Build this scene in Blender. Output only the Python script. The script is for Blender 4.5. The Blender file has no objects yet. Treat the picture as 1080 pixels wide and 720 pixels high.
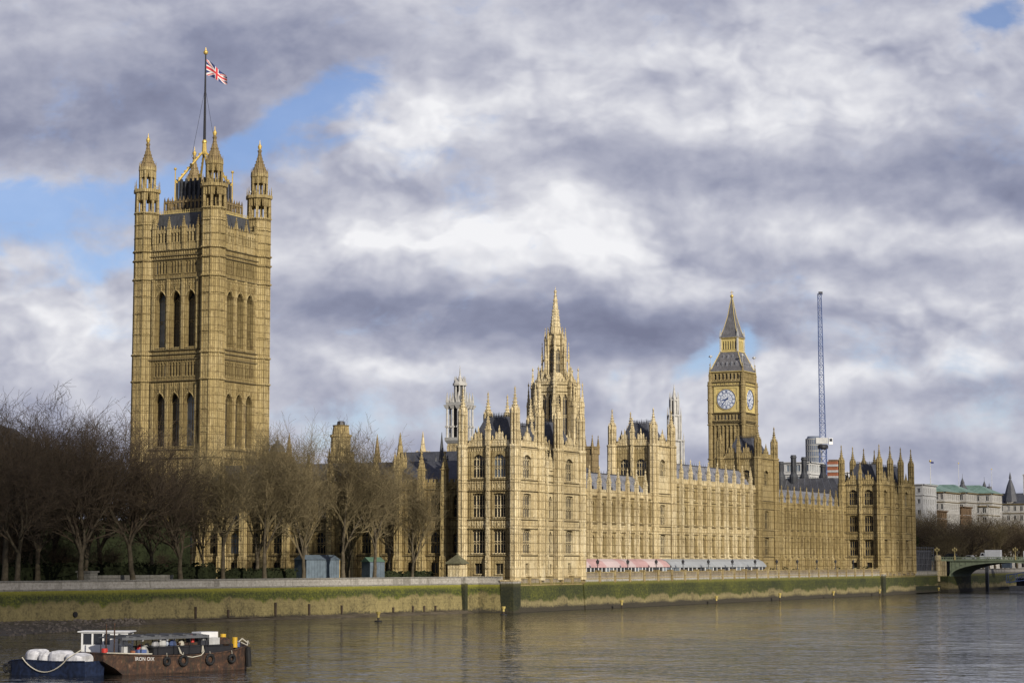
import bpy, bmesh, math, random
from mathutils import Vector, Matrix
R = math.radians
PI = math.pi
rnd = random.Random(7)
scn = bpy.context.scene
col = scn.collection

# ------------------------------------------------------------------ camera
cam_d = bpy.data.cameras.new("camera")
cam = bpy.data.objects.new("camera", cam_d)
col.objects.link(cam)
cam_d.sensor_width = 36.0
cam_d.lens = 36.0 * 2288.0 / 1080.0
cam_d.clip_end = 12000
cam_d.clip_start = 1.0
cam.location = (192.7, -384.5, 10.1)
cam.rotation_euler = (R(90) + math.atan(231.0 / 2288.0), 0, math.atan2(0.4493, 0.8934))
scn.camera = cam
scn.view_settings.view_transform = 'Standard'
scn.view_settings.look = 'None'
scn.view_settings.exposure = 0.0
scn.view_settings.gamma = 1.0
scn.cycles.max_bounces = 5
scn.cycles.diffuse_bounces = 2
scn.cycles.glossy_bounces = 3
scn.cycles.transparent_max_bounces = 6
scn.cycles.volume_bounces = 0

# ------------------------------------------------------------------ sun
SUN_AZ, SUN_EL = R(-31.0), R(22.0)          # azimuth from +X (river side) towards -Y (downstream end)
SD = Vector((math.cos(SUN_AZ) * math.cos(SUN_EL), math.sin(SUN_AZ) * math.cos(SUN_EL), math.sin(SUN_EL)))
sun_d = bpy.data.lights.new("sun", 'SUN')
sun_d.energy = 5.0
sun_d.angle = R(0.5)
sun_d.color = (1.0, 0.92, 0.79)
sun = bpy.data.objects.new("sun", sun_d)
col.objects.link(sun)
sun.location = (300, -300, 300)
sun.rotation_euler = (-SD).to_track_quat('-Z', 'Y').to_euler()

# unseen clouds added towards the sun, to shade the garden and the bridge end
def add_shade_cloud(name, target, dist, r, dens, seed):
    rr = random.Random(seed)
    bm = bmesh.new(); bmesh.ops.create_icosphere(bm, subdivisions=4, radius=1.0)
    ph = [(Vector((rr.gauss(0, 1), rr.gauss(0, 1), rr.gauss(0, 1))).normalized(), rr.uniform(3, 8), rr.uniform(0, 6)) for _ in range(9)]
    for v in bm.verts:
        n = v.co.normalized(); d = 1 + sum(.05 * math.sin(f * n.dot(a) + p) for a, f, p in ph)
        if n.z < -.2: d *= .85
        v.co = Vector((n.x * r[0], n.y * r[1], n.z * r[2])) * d
    me = bpy.data.meshes.new(name); bm.to_mesh(me); bm.free()
    o = bpy.data.objects.new(name, me); col.objects.link(o)
    o.location = Vector(target) + SD * dist; o.rotation_euler = (0, 0, SUN_AZ)
    o['kind'] = 'structure'
    m_ = bpy.data.materials.new('shade_cloud_vapour_%d' % seed); m_.use_nodes = True; m_.node_tree.nodes.clear()
    v = m_.node_tree.nodes.new('ShaderNodeVolumePrincipled'); q = m_.node_tree.nodes.new('ShaderNodeOutputMaterial')
    v.inputs['Color'].default_value = (.96, .96, .97, 1); v.inputs['Density'].default_value = dens
    m_.node_tree.links.new(v.outputs[0], q.inputs['Volume']); me.materials.append(m_)
    return o
add_shade_cloud('shade_cloud', (-15, -142, 8), 1500, (95, 78, 46), .010, 3)
add_shade_cloud('shade_cloud', (-10, 345, 10), 1500, (110, 85, 46), .009, 5)

# ------------------------------------------------------------------ world: Nishita sky with broken cloud
world = bpy.data.worlds.new("World")
scn.world = world
world.use_nodes = True
nt = world.node_tree
nt.nodes.clear()

class NT:
    """small helper that chains math nodes"""
    def __init__(s, nt): s.nt = nt
    def n(s, t, **k):
        o = s.nt.nodes.new(t)
        for a, b in k.items(): setattr(o, a, b)
        return o
    def l(s, a, b): s.nt.links.new(a, b)
    def m(s, op, a, b=None, c=None, clamp=False):
        o = s.nt.nodes.new('ShaderNodeMath'); o.operation = op; o.use_clamp = clamp
        for i, x in enumerate((a, b, c)):
            if x is None: continue
            if isinstance(x, (int, float)): o.inputs[i].default_value = x
            else: s.l(x, o.inputs[i])
        return o.outputs[0]
    def noise(s, vec, scale, detail=4, rough=.55, dist=0.0, dim='3D'):
        o = s.n('ShaderNodeTexNoise', noise_dimensions=dim); o.inputs['Scale'].default_value = scale
        o.inputs['Detail'].default_value = detail; o.inputs['Roughness'].default_value = rough
        o.inputs['Distortion'].default_value = dist
        s.l(vec, o.inputs['Vector']); return o
    def vmul(s, vec, v):
        o = s.n('ShaderNodeVectorMath', operation='MULTIPLY'); s.l(vec, o.inputs[0]); o.inputs[1].default_value = v
        return o.outputs[0]
    def comb(s, x, y, z=0.0):
        o = s.n('ShaderNodeCombineXYZ')
        for i, a in enumerate((x, y, z)):
            if isinstance(a, (int, float)): o.inputs[i].default_value = a
            else: s.l(a, o.inputs[i])
        return o.outputs[0]
    def ramp(s, fac, stops, interp='LINEAR'):
        o = s.n('ShaderNodeValToRGB'); cr = o.color_ramp; cr.interpolation = interp
        while len(cr.elements) < len(stops): cr.elements.new(.5)
        for e, (p, c) in zip(cr.elements, stops):
            e.position = p; e.color = (*c, 1) if len(c) == 3 else c
        s.l(fac, o.inputs[0]); return o.outputs[0]
    def mix(s, fac, a, b, blend='MIX'):
        o = s.n('ShaderNodeMix', data_type='RGBA', blend_type=blend)
        for i, x in ((0, fac), (6, a), (7, b)):
            if isinstance(x, (int, float)): o.inputs[i].default_value = x
            elif isinstance(x, tuple): o.inputs[i].default_value = (*x, 1)
            else: s.l(x, o.inputs[i])
        return o.outputs[2]
    def smooth(s, x, a, b):
        o = s.n('ShaderNodeMapRange', interpolation_type='SMOOTHSTEP')
        s.l(x, o.inputs[0]); o.inputs[1].default_value = a; o.inputs[2].default_value = b
        return o.outputs[0]

w = NT(nt)
tc = w.n('ShaderNodeTexCoord')
sky = w.n('ShaderNodeTexSky', sky_type='NISHITA', sun_disc=False)
sky.sun_elevation = SUN_EL
sky.sun_rotation = math.atan2(SD.x, SD.y)
sky.altitude = 20; sky.air_density = 1.0; sky.dust_density = 0.1; sky.ozone_density = 4.0
bg1 = w.n('ShaderNodeBackground'); bg1.inputs[1].default_value = 0.10
w.l(w.mix(1.0, sky.outputs[0], (.98, .90, 1.04), 'MULTIPLY'), bg1.inputs[0])
D = tc.outputs['Generated']
def dotv(v):
    o = w.n('ShaderNodeVectorMath', operation='DOT_PRODUCT'); w.l(D, o.inputs[0]); o.inputs[1].default_value = v
    return o.outputs['Value']
dn, de, dz = dotv((-.4493, .8934, 0)), dotv((.8934, .4493, 0)), dotv((0, 0, 1))
dn = w.m('MAXIMUM', w.m('ABSOLUTE', dn), .12)
U0 = w.m('DIVIDE', de, dn)             # tangent of bearing from the north-west
V0 = w.m('DIVIDE', dz, dn)             # tangent of elevation
base = w.comb(U0, w.m('MULTIPLY', V0, 1.45), 0)
wn = w.noise(base, 9.0, 4, .6, 0.0, '2D')
sep = w.n('ShaderNodeSeparateColor'); w.l(wn.outputs['Color'], sep.inputs[0])
U = w.m('MULTIPLY_ADD', w.m('SUBTRACT', sep.outputs[0], .5), .10, U0)
V = w.m('MULTIPLY_ADD', w.m('SUBTRACT', sep.outputs[1], .5), .055, V0)
def field(blobs):
    """sum of soft ellipses, each (u, v, half width, half height, tilt, weight)"""
    tot = None
    for (u, v, a, b, t, wt) in blobs:
        c, s_ = math.cos(t), math.sin(t)
        du, dv = w.m('SUBTRACT', U, u), w.m('SUBTRACT', V, v)
        p = w.m('MULTIPLY_ADD', du, c / a, w.m('MULTIPLY', dv, s_ / a))
        q = w.m('MULTIPLY_ADD', du, -s_ / b, w.m('MULTIPLY', dv, c / b))
        r2 = w.m('ADD', w.m('MULTIPLY', p, p), w.m('MULTIPLY', q, q))
        g = w.m('MULTIPLY', w.m('EXPONENT', w.m('MULTIPLY', r2, -1.0)), wt)
        tot = g if tot is None else w.m('ADD', tot, g)
    return tot
def uv(x, y, a, b, t, wt):             # degrees-like units -> tangents
    return ((x - 540) / 2300, (591 - y) / 2300, a / 2300, b / 2300, R(t), wt)
gap = field([uv(305, 120, 105, 19, 17, 1.0), uv(95, 205, 130, 26, 10, .85), uv(120, 262, 85, 26, 25, .8), uv(20, 250, 60, 40, 0, .5),
             uv(270, 170, 90, 20, 10, .45), uv(190, 165, 60, 22, 20, .5), uv(742, 368, 30, 22, 0, 1.1), uv(625, 398, 34, 18, 30, .6),
             uv(360, 448, 150, 24, 0, .5), uv(1080, 2, 40, 13, 0, 1.0), uv(640, 440, 60, 30, 0, .35), uv(330, 345, 40, 10, 0, .4), uv(890, 390, 40, 14, 0, .25), uv(430, 395, 60, 14, 0, .35)])
lum = field([uv(60, 345, 150, 62, 0, .34), uv(455, 125, 150, 40, 25, .34), uv(480, 255, 220, 48, 0, .42), uv(560, 235, 60, 26, 0, .2),
             uv(700, 90, 190, 70, 0, .22), uv(860, 130, 150, 50, 0, .16), uv(820, 60, 120, 40, 0, .14), uv(950, 330, 230, 34, 0, .28), uv(690, 405, 80, 26, 0, .34), uv(820, 410, 70, 24, 0, .3),
             uv(1010, 400, 130, 30, 0, .24), uv(420, 390, 130, 24, 0, .28), uv(980, 235, 140, 22, 0, .2), uv(700, 300, 90, 22, 0, .1), uv(930, 50, 200, 50, 0, .12),
             uv(150, 90, 300, 48, 8, -.20), uv(60, 150, 200, 40, 0, -.12), uv(430, 322, 170, 26, -2, -.30), uv(560, 345, 110, 30, 0, -.25), uv(690, 350, 130, 34, 0, -.24), uv(930, 180, 240, 30, -4, -.22), uv(1060, 185, 80, 30, 0, -.14),
             uv(940, 278, 90, 18, 0, -.18), uv(600, 170, 120, 40, 0, -.05), uv(820, 330, 90, 22, 0, -.16), uv(960, 430, 140, 14, 0, -.14), uv(380, 165, 90, 24, 0, -.08), uv(270, 330, 30, 40, 0, -.1), uv(560, 420, 90, 20, 0, -.16)])
big = w.noise(base, 11.0, 6, .60, .35, '2D')
fin = w.noise(base, 34.0, 5, .62, .25, '2D')
wisp = w.noise(w.comb(w.m('MULTIPLY', U0, .8), w.m('MULTIPLY', V0, 2.6), 3.1), 24.0, 5, .65, .8)
def relief(scale, detail, rough, dist, d):
    '''difference of the same noise a step towards the sun: lit and shaded flanks of the clouds'''
    a = w.noise(base, scale, detail, rough, dist, '2D')
    sh = w.n('ShaderNodeVectorMath', operation='ADD'); w.l(base, sh.inputs[0]); sh.inputs[1].default_value = (d * .45, d, 0)
    b_ = w.noise(sh.outputs[0], scale, detail, rough, dist, '2D')
    return w.m('SUBTRACT', a.outputs[0], b_.outputs[0])
def puff(scale, detail, rough, d):
    '''cauliflower heads: inverted fractal cells, lit from the upper right'''
    outs = []
    wb = w.n('ShaderNodeVectorMath', operation='ADD')
    w.l(base, wb.inputs[0])
    wo = w.n('ShaderNodeVectorMath', operation='SCALE'); w.l(wn.outputs['Color'], wo.inputs[0]); wo.inputs['Scale'].default_value = .07
    w.l(wo.outputs[0], wb.inputs[1])
    for dx, dy in ((0, 0), (d * .5, d)):
        sh = w.n('ShaderNodeVectorMath', operation='ADD'); w.l(wb.outputs[0], sh.inputs[0]); sh.inputs[1].default_value = (dx, dy, 0)
        v = w.n('ShaderNodeTexVoronoi', feature='SMOOTH_F1', voronoi_dimensions='2D'); v.inputs['Scale'].default_value = scale
        v.inputs['Detail'].default_value = detail; v.inputs['Roughness'].default_value = rough; v.inputs['Smoothness'].default_value = .6
        v.normalize = True
        w.l(sh.outputs[0], v.inputs['Vector']); outs.append(v.outputs['Distance'])
    return outs[0], w.m('SUBTRACT', outs[1], outs[0])
pd, pr_ = puff(10.0, 4.0, .56, .014)
B = w.m('MULTIPLY_ADD', lum, .98, .485)
pm = w.m('MULTIPLY_ADD', w.smooth(B, .40, .75), .85, .15)
B = w.m('MULTIPLY_ADD', w.m('MULTIPLY', w.m('SUBTRACT', .30, pd), pm), .45, B)
B = w.m('MULTIPLY_ADD', w.m('MULTIPLY', pr_, pm), 1.7, B)
B = w.m('MULTIPLY_ADD', relief(9.0, 5, .54, .2, .022), .8, B)
B = w.m('MULTIPLY_ADD', relief(26.0, 4, .6, .2, .008), .30, B)
B = w.m('MULTIPLY_ADD', w.smooth(V0, .28, .75), -.48, B)
B = w.m('MULTIPLY_ADD', w.m('SUBTRACT', big.outputs[0], .5), .30, B)
B = w.m('MULTIPLY_ADD', w.m('SUBTRACT', fin.outputs[0], .5), .09, B)
B = w.m('MULTIPLY_ADD', w.m('SUBTRACT', wisp.outputs[0], .5), .04, B)
ccol = w.ramp(B, [(0.0, (.19, .205, .30)), (.22, (.27, .29, .40)), (.42, (.405, .42, .52)), (.60, (.555, .565, .645)), (.80, (.73, .735, .785)), (1.0, (.90, .90, .925))])
bg2 = w.n('ShaderNodeBackground'); bg2.inputs[1].default_value = 1.0
w.l(ccol, bg2.inputs[0])
hole = w.m('MULTIPLY_ADD', w.m('SUBTRACT', fin.outputs[0], .5), 1.3, w.m('MULTIPLY_ADD', w.m('SUBTRACT', big.outputs[0], .5), 1.5, gap))
hole = w.m('MULTIPLY', w.smooth(hole, .12, .95), .84)
bl = w.n('ShaderNodeBackground'); bl.inputs[1].default_value = 1.0
mixs = w.n('ShaderNodeMixShader')
w.l(hole, mixs.inputs[0]); w.l(bg2.outputs[0], mixs.inputs[1]); w.l(bg1.outputs[0], mixs.inputs[2])
outw = w.n('ShaderNodeOutputWorld'); w.l(mixs.outputs[0], outw.inputs[0])
nt.nodes.remove(bl)

# ------------------------------------------------------------------ helpers
class Fr:
    """facade frame: s along the wall, d outward, z up"""
    def __init__(s, ox, oy, deg):
        a = R(deg); s.a = a; s.ox, s.oy = ox, oy
        s.u = (math.cos(a), math.sin(a)); s.n = (math.sin(a), -math.cos(a))
    def __call__(s, p):
        return (s.ox + s.u[0] * p[0] + s.n[0] * p[1], s.oy + s.u[1] * p[0] + s.n[1] * p[1], p[2])
    def at(s, x, d, z=0.0): return Vector(s((x, d, z)))
LOC = Fr(0, 0, 0)

WM = {}
def _link(o, parent, loc=(0, 0, 0), rz=0.0):
    col.objects.link(o)
    o.location = loc; o.rotation_euler = (0, 0, rz)
    M = Matrix.Translation(Vector(loc)) @ Matrix.Rotation(rz, 4, 'Z')
    WM[o.name] = M
    if parent is not None:
        o.parent = parent; o.matrix_parent_inverse = WM[parent.name].inverted()
    return o

def tag(o, label=None, cat=None, group=None, kind=None):
    if label: o['label'] = label
    if cat: o['category'] = cat
    if group: o['group'] = group
    if kind: o['kind'] = kind
    return o

def thing(name, label, cat, loc=(0, 0, 0), group=None, rz=0.0):
    o = bpy.data.objects.new(name, None); o.empty_display_size = .5
    _link(o, None, loc, rz)
    return tag(o, label, cat, group)

class MB:
    def __init__(s, F=None): s.v = []; s.f = []; s.F = F; s.mi = []; s.cur = 0
    def p(s, pt):
        s.v.append(s.F(pt) if s.F else tuple(pt)); return len(s.v) - 1
    def poly(s, pts):
        s.f.append([s.p(q) for q in pts]); s.mi.append(s.cur)
    def face(s, idx): s.f.append(list(idx)); s.mi.append(s.cur)
    def box(s, x0, x1, y0, y1, z0, z1):
        b = len(s.v)
        for z in (z0, z1):
            for x, y in ((x0, y0), (x1, y0), (x1, y1), (x0, y1)): s.p((x, y, z))
        for q in ((0, 3, 2, 1), (4, 5, 6, 7), (0, 1, 5, 4), (1, 2, 6, 5), (2, 3, 7, 6), (3, 0, 4, 7)):
            s.face([b + i for i in q])
        return s
    def frus(s, cx, cy, z0, z1, a0, b0, a1, b1):
        b = len(s.v)
        for z, a, c in ((z0, a0, b0), (z1, a1, b1)):
            for x, y in ((-a, -c), (a, -c), (a, c), (-a, c)): s.p((cx + x, cy + y, z))
        for q in ((0, 3, 2, 1), (4, 5, 6, 7), (0, 1, 5, 4), (1, 2, 6, 5), (2, 3, 7, 6), (3, 0, 4, 7)):
            s.face([b + i for i in q])
        return s
    def prism(s, pts, z0, z1):
        n = len(pts); b = len(s.v)
        for z in (z0, z1):
            for q in pts: s.p((q[0], q[1], z))
        s.face([b + i for i in range(n)][::-1]); s.face([b + n + i for i in range(n)])
        for i in range(n):
            j = (i + 1) % n; s.face([b + i, b + j, b + n + j, b + n + i])
        return s
    def loft(s, cx, cy, rings, n=8, rot=None, cap=True):
        rot = PI / n if rot is None else rot
        b = len(s.v)
        for z, r in rings:
            for i in range(n):
                a = rot + 2 * PI * i / n
                s.p((cx + r * math.cos(a), cy + r * math.sin(a), z))
        for k in range(len(rings) - 1):
            for i in range(n):
                j = (i + 1) % n
                s.face([b + k * n + i, b + k * n + j, b + (k + 1) * n + j, b + (k + 1) * n + i])
        if cap:
            s.face([b + i for i in range(n)][::-1]); s.face([b + (len(rings) - 1) * n + i for i in range(n)])
        return s
    def tube(s, p0, p1, r0, r1=None, n=6, cap=True):
        r1 = r0 if r1 is None else r1
        a, c = Vector(p0), Vector(p1); d = c - a
        if d.length < 1e-6: return s
        d.normalize()
        u = d.orthogonal().normalized(); v = d.cross(u)
        b = len(s.v)
        for q, r in ((a, r0), (c, r1)):
            for i in range(n):
                t = 2 * PI * i / n
                s.p(q + u * (r * math.cos(t)) + v * (r * math.sin(t)))
        for i in range(n):
            j = (i + 1) % n; s.face([b + i, b + j, b + n + j, b + n + i])
        if cap:
            s.face([b + i for i in range(n)][::-1]); s.face([b + n + i for i in range(n)])
        return s
    def path(s, pts, r, n=6):
        for a, b in zip(pts[:-1], pts[1:]): s.tube(a, b, r, r, n)
        return s
    def ball(s, c, r, n=8, m=5, sz=1.0):
        rings = []
        for k in range(m + 1):
            t = PI * k / m
            rings.append((c[2] - r * sz * math.cos(t), max(.001, r * math.sin(t))))
        return s.loft(c[0], c[1], rings, n)
    def mesh(s, name, recalc=True, smooth=False):
        me = bpy.data.meshes.new(name)
        me.from_pydata(s.v, [], s.f)
        if any(s.mi):
            me.polygons.foreach_set('material_index', s.mi)
        if recalc and len(s.f) < 60000:
            bm = bmesh.new(); bm.from_mesh(me)
            bmesh.ops.recalc_face_normals(bm, faces=bm.faces[:]); bm.to_mesh(me); bm.free()
        if smooth:
            me.polygons.foreach_set('use_smooth', [True] * len(me.polygons))
        me.update()
        return me
    def build(s, name, mat, parent=None, label=None, smooth=False, recalc=True):
        me = s.mesh(name, recalc, smooth)
        for m_ in (mat if isinstance(mat, (list, tuple)) else [mat]): me.materials.append(m_)
        o = bpy.data.objects.new(name, me); _link(o, parent)
        if label: o['label'] = label
        return o

CACHE = {}
def inst(name, key, fn, mat, parent, loc, rz=0.0, smooth=False):
    """a part that shares its mesh with all parts of the same key"""
    k = (name, key, mat.name if not isinstance(mat, (list, tuple)) else tuple(m_.name for m_ in mat))
    me = CACHE.get(k)
    if me is None:
        mb = fn(); me = mb.mesh(name, True, smooth)
        for m_ in (mat if isinstance(mat, (list, tuple)) else [mat]): me.materials.append(m_)
        CACHE[k] = me
    o = bpy.data.objects.new(name, me)
    return _link(o, parent, loc, rz)

def copy_tree(o, parent=None, off=None):
    c = o.copy(); col.objects.link(c)
    if parent is not None: c.parent = parent
    WM[c.name] = WM[o.name].copy()
    for ch in list(o.children): copy_tree(ch, c)
    return c

# ------------------------------------------------------------------ materials
M = {}
def newmat(name):
    m_ = bpy.data.materials.new(name); m_.use_nodes = True
    m_.node_tree.nodes.clear()
    k = NT(m_.node_tree)
    b = k.n('ShaderNodeBsdfPrincipled'); o = k.n('ShaderNodeOutputMaterial')
    k.l(b.outputs[0], o.inputs[0])
    M[name] = m_
    return m_, k, b

def plain(name, c, rough=.6, metal=0.0, var=.18, scale=1.5, spec=.4, bump=0.0):
    m_, k, b = newmat(name)
    g = k.n('ShaderNodeNewGeometry')
    n1 = k.noise(g.outputs['Position'], scale, 4, .6)
    n2 = k.noise(k.vmul(g.outputs['Position'], (1, 1, .25)), scale * .22, 3, .5)
    f = k.m('ADD', k.m('MULTIPLY', n1.outputs[0], .6), k.m('MULTIPLY', n2.outputs[0], .4))
    f = k.smooth(f, .3, .7)
    lo = tuple(x * (1 - var) for x in c); hi = tuple(min(1, x * (1 + var)) for x in c)
    k.l(k.mix(f, lo, hi), b.inputs['Base Color'])
    b.inputs['Roughness'].default_value = rough; b.inputs['Metallic'].default_value = metal
    b.inputs['Specular IOR Level'].default_value = spec
    if bump:
        bp = k.n('ShaderNodeBump'); bp.inputs['Strength'].default_value = bump; bp.inputs['Distance'].default_value = .1
        k.l(n1.outputs[0], bp.inputs['Height']); k.l(bp.outputs[0], b.inputs['Normal'])
    return m_

def stone(name, lo, mid, hi, soot_shade=(.105, .070, .034), soot_shade_amt=.5, course=.55, panel=(.66, 1.7, .085, 0.0)):
    """weathered limestone carved with shallow panels; shade of the grooves is put into the colour, sooty streaks run down"""
    m_, k, b = newmat(name)
    g = k.n('ShaderNodeNewGeometry'); P = g.outputs['Position']
    sx = k.n('ShaderNodeSeparateXYZ'); k.l(P, sx.inputs[0])
    run = k.m('ADD', sx.outputs[0], sx.outputs[1])
    bv = k.comb(run, sx.outputs[2], 0)
    br = k.n('ShaderNodeTexBrick'); k.l(bv, br.inputs['Vector'])
    br.inputs['Scale'].default_value = 1.0; br.inputs['Brick Width'].default_value = panel[0]; br.offset = panel[3]
    br.inputs['Row Height'].default_value = panel[1]; br.inputs['Mortar Size'].default_value = panel[2]; br.inputs['Mortar Smooth'].default_value = .3
    br.inputs['Color1'].default_value = (.2, .2, .2, 1); br.inputs['Color2'].default_value = (.8, .8, .8, 1)
    br.inputs['Mortar'].default_value = (0, 0, 0, 1)
    big = k.noise(P, .11, 4, .6)
    strk = k.noise(k.vmul(P, (1.3, 1.3, .10)), .8, 4, .65)
    fine = k.noise(P, 3.5, 4, .7)
    f = k.m('MULTIPLY', big.outputs[0], .75)
    sepc = k.n('ShaderNodeSeparateColor'); k.l(br.outputs['Color'], sepc.inputs[0])
    f = k.m('MULTIPLY_ADD', sepc.outputs[0], .26, f)
    f = k.m('MULTIPLY_ADD', k.m('SUBTRACT', fine.outputs[0], .5), .45, f)
    c = k.ramp(f, [(.18, lo), (.5, mid), (.85, hi)])
    wide_ = k.noise(k.vmul(P, (1, 1, .6)), .06, 3, .6)
    c = k.mix(k.m('MULTIPLY', k.smooth(wide_.outputs[0], .47, .62), .42), c, tuple(x * .62 for x in mid))
    st = k.m('MULTIPLY', k.smooth(strk.outputs[0], .52, .74), soot_shade_amt)
    c = k.mix(st, c, soot_shade)
    mid_ = k.noise(P, 1.1, 3, .6)
    c = k.mix(k.m('MULTIPLY', k.smooth(mid_.outputs[0], .54, .66), soot_shade_amt * .7), c, soot_shade)
    c = k.mix(k.m('MULTIPLY', br.outputs['Fac'], min(.75, soot_shade_amt * .75)), c, soot_shade)  # carved grooves darkened: their shade is put into the colour
    k.l(c, b.inputs['Base Color'])
    b.inputs['Roughness'].default_value = .9; b.inputs['Specular IOR Level'].default_value = .2
    bp = k.n('ShaderNodeBump'); bp.inputs['Strength'].default_value = .9; bp.inputs['Distance'].default_value = .22
    k.l(k.m('ADD', k.m('ADD', k.m('MULTIPLY', fine.outputs[0], .8), k.m('MULTIPLY', mid_.outputs[0], 1.2)), k.m('MULTIPLY', br.outputs['Fac'], -.8)), bp.inputs['Height']); k.l(bp.outputs[0], b.inputs['Normal'])
    return m_

stone('stone_river', (.38, .29, .145), (.63, .52, .305), (.88, .79, .57), soot_shade_amt=.47)
stone('stone_soot_shade', (.12, .095, .05), (.20, .16, .085), (.32, .27, .15), soot_shade_amt=.5)  # sooty stone for string courses, darkened further to stand in for their shadow
stone('stone_wall', (.205, .15, .065), (.345, .27, .13), (.54, .455, .265), soot_shade_amt=.55)  # browner copy of the buttress stone, with the shade of recessed walls coloured in
stone('tower_wall', (.155, .115, .048), (.25, .19, .082), (.39, .315, .165), soot_shade_amt=.6)
stone('stone_far', (.33, .25, .13), (.45, .36, .20), (.55, .46, .28), soot_shade_amt=.5)
stone('stone_tower', (.22, .165, .068), (.385, .30, .14), (.58, .48, .275), soot_shade_amt=.58)  # darker tone that also carries the shade of clouds over the far end
stone('stone_clock', (.21, .16, .07), (.34, .265, .125), (.49, .40, .22), soot_shade_amt=.5)
stone('stone_dark', (.17, .125, .06), (.26, .195, .10), (.36, .28, .16), soot_shade_amt=.6)
stone('stone_white', (.27, .26, .245), (.38, .37, .35), (.48, .47, .45), soot_shade=(.25, .24, .22), soot_shade_amt=.35, panel=(1.2, .6, .02, .5))
stone('stone_grey', (.14, .135, .12), (.22, .21, .185), (.31, .295, .265), soot_shade=(.08, .075, .06), soot_shade_amt=.4, panel=(1.4, .6, .02, .5))
stone('brick_brown', (.13, .085, .05), (.19, .125, .075), (.25, .17, .11), soot_shade_amt=.3, panel=(.5, .2, .02, .5))

def slate(name, c, ribs=.5):
    m_, k, b = newmat(name)
    g = k.n('ShaderNodeNewGeometry'); P = g.outputs['Position']
    n1 = k.noise(P, .5, 5, .65); n2 = k.noise(k.vmul(P, (1.2, 1.2, .3)), 2.2, 3, .6)
    f = k.smooth(k.m('ADD', k.m('MULTIPLY', n1.outputs[0], .5), k.m('MULTIPLY', n2.outputs[0], .5)), .33, .68)
    k.l(k.mix(f, tuple(x * .65 for x in c), tuple(x * 1.35 for x in c)), b.inputs['Base Color'])
    b.inputs['Roughness'].default_value = .55
    wv = k.n('ShaderNodeTexWave', bands_direction='Z'); wv.inputs['Scale'].default_value = ribs * 2; k.l(P, wv.inputs['Vector'])
    bp = k.n('ShaderNodeBump'); bp.inputs['Strength'].default_value = .4; bp.inputs['Distance'].default_value = .1
    k.l(wv.outputs[0], bp.inputs['Height']); k.l(bp.outputs[0], b.inputs['Normal'])
    return m_
slate('slate', (.055, .058, .07)); slate('lead', (.205, .21, .235)); slate('iron_roof', (.05, .053, .06)); slate('bronze_roof', (.10, .10, .105)); slate('clock_roof', (.125, .122, .128)); slate('copper', (.135, .215, .175))
plain('glass', (.018, .02, .025), .12, 0, .5, .4, .6)
plain('glass_dim', (.07, .075, .08), .15, 0, .4, .3, .6)
plain('glass_pale', (.16, .19, .22), .15, 0, .4, .3, .6)
plain('gold', (.55, .40, .12), .55, .6, .15)
plain('gilt_stone', (.50, .40, .16), .6, .0, .2)
plain('iron', (.03, .03, .034), .5, .3)
plain('white_paint', (.78, .78, .77), .5, 0, .08)
plain('white_dirty', (.45, .45, .44), .6, 0, .2)
plain('dial_white', (.60, .64, .70), .4, 0, .05)
plain('dial_blue', (.045, .075, .20), .45, 0, .1)
plain('blue_paint', (.010, .017, .042), .55, 0, .75, 2.5)
plain('red_paint', (.55, .04, .03), .5, 0, .15)
plain('flag_white', (.62, .60, .58), .8, 0, .05); plain('flag_red', (.50, .035, .045), .8, 0, .05); plain('flag_blue', (.025, .035, .13), .8, 0, .05)
plain('yellow_paint', (.62, .38, .03), .5, 0, .2)
plain('beacon_yellow', (.42, .33, .10), .6, 0, .25)
plain('rope', (.48, .45, .37), .9, 0, .2)
plain('tyre', (.014, .014, .015), .75, 0, .3)
plain('timber', (.05, .036, .024), .8, 0, .4)
plain('canopy_grey', (.10, .105, .115), .75, 0, .25)
plain('lantern_pale', (.40, .39, .365), .7, 0, .3, 1.0)
plain('awning_red', (.44, .275, .265), .75, 0, .15, .6); plain('awning_pale', (.50, .40, .39), .75, 0, .1, .6); plain('awning_grey', (.30, .315, .325), .6, 0, .15, .6)
plain('crane_blue', (.085, .125, .27), .45, 0, .15)
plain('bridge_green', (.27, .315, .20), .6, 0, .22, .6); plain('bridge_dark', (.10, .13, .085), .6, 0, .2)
plain('asphalt', (.05, .05, .052), .85, 0, .2)
plain('concrete', (.30, .30, .29), .8, 0, .2)
plain('orange_brick', (.30, .11, .055), .8, 0, .25)
plain('hoarding_blue', (.095, .125, .155), .7, 0, .3, .8); plain('hoarding_tan', (.40, .29, .12), .7, 0, .3, .8); plain('tarp_green', (.09, .16, .11), .7)
plain('scaffold_grey', (.11, .115, .125), .6, .2, .3); plain('netting', (.035, .036, .042), .85, 0, .4, .5)
plain('cyl_glass', (.12, .14, .18), .2, 0, .3, .2)
plain('pale_glass', (.42, .47, .56), .4, 0, .1, .02)
plain('cloth_white', (.50, .50, .52), .85, 0, .35, 2.2); plain('cloth_dark', (.03, .032, .04), .85, 0, .2)
plain('skin', (.45, .28, .2), .6); plain('hair', (.03, .02, .015), .7)
plain('bark', (.085, .07, .048), .9, 0, .45, 1.2, .1, .5)
plain('twig', (.076, .058, .040), .9, 0, .35, .25, .1)
plain('twig_olive', (.155, .125, .070), .9, 0, .35, .25, .1)
plain('hedge', (.016, .020, .009), .9, 0, .6, 2.0, .1)
plain('grass', (.045, .085, .018), .95, 0, .4, 1.0, .1)
plain('paving', (.25, .235, .20), .85, 0, .25)
plain('mud', (.085, .07, .05), .6, 0, .5, .8, .4, .8)
plain('moss_slate', (.115, .11, .065), .85, 0, .3)
plain('pebble', (.12, .10, .08), .8, 0, .5, .6)

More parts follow.
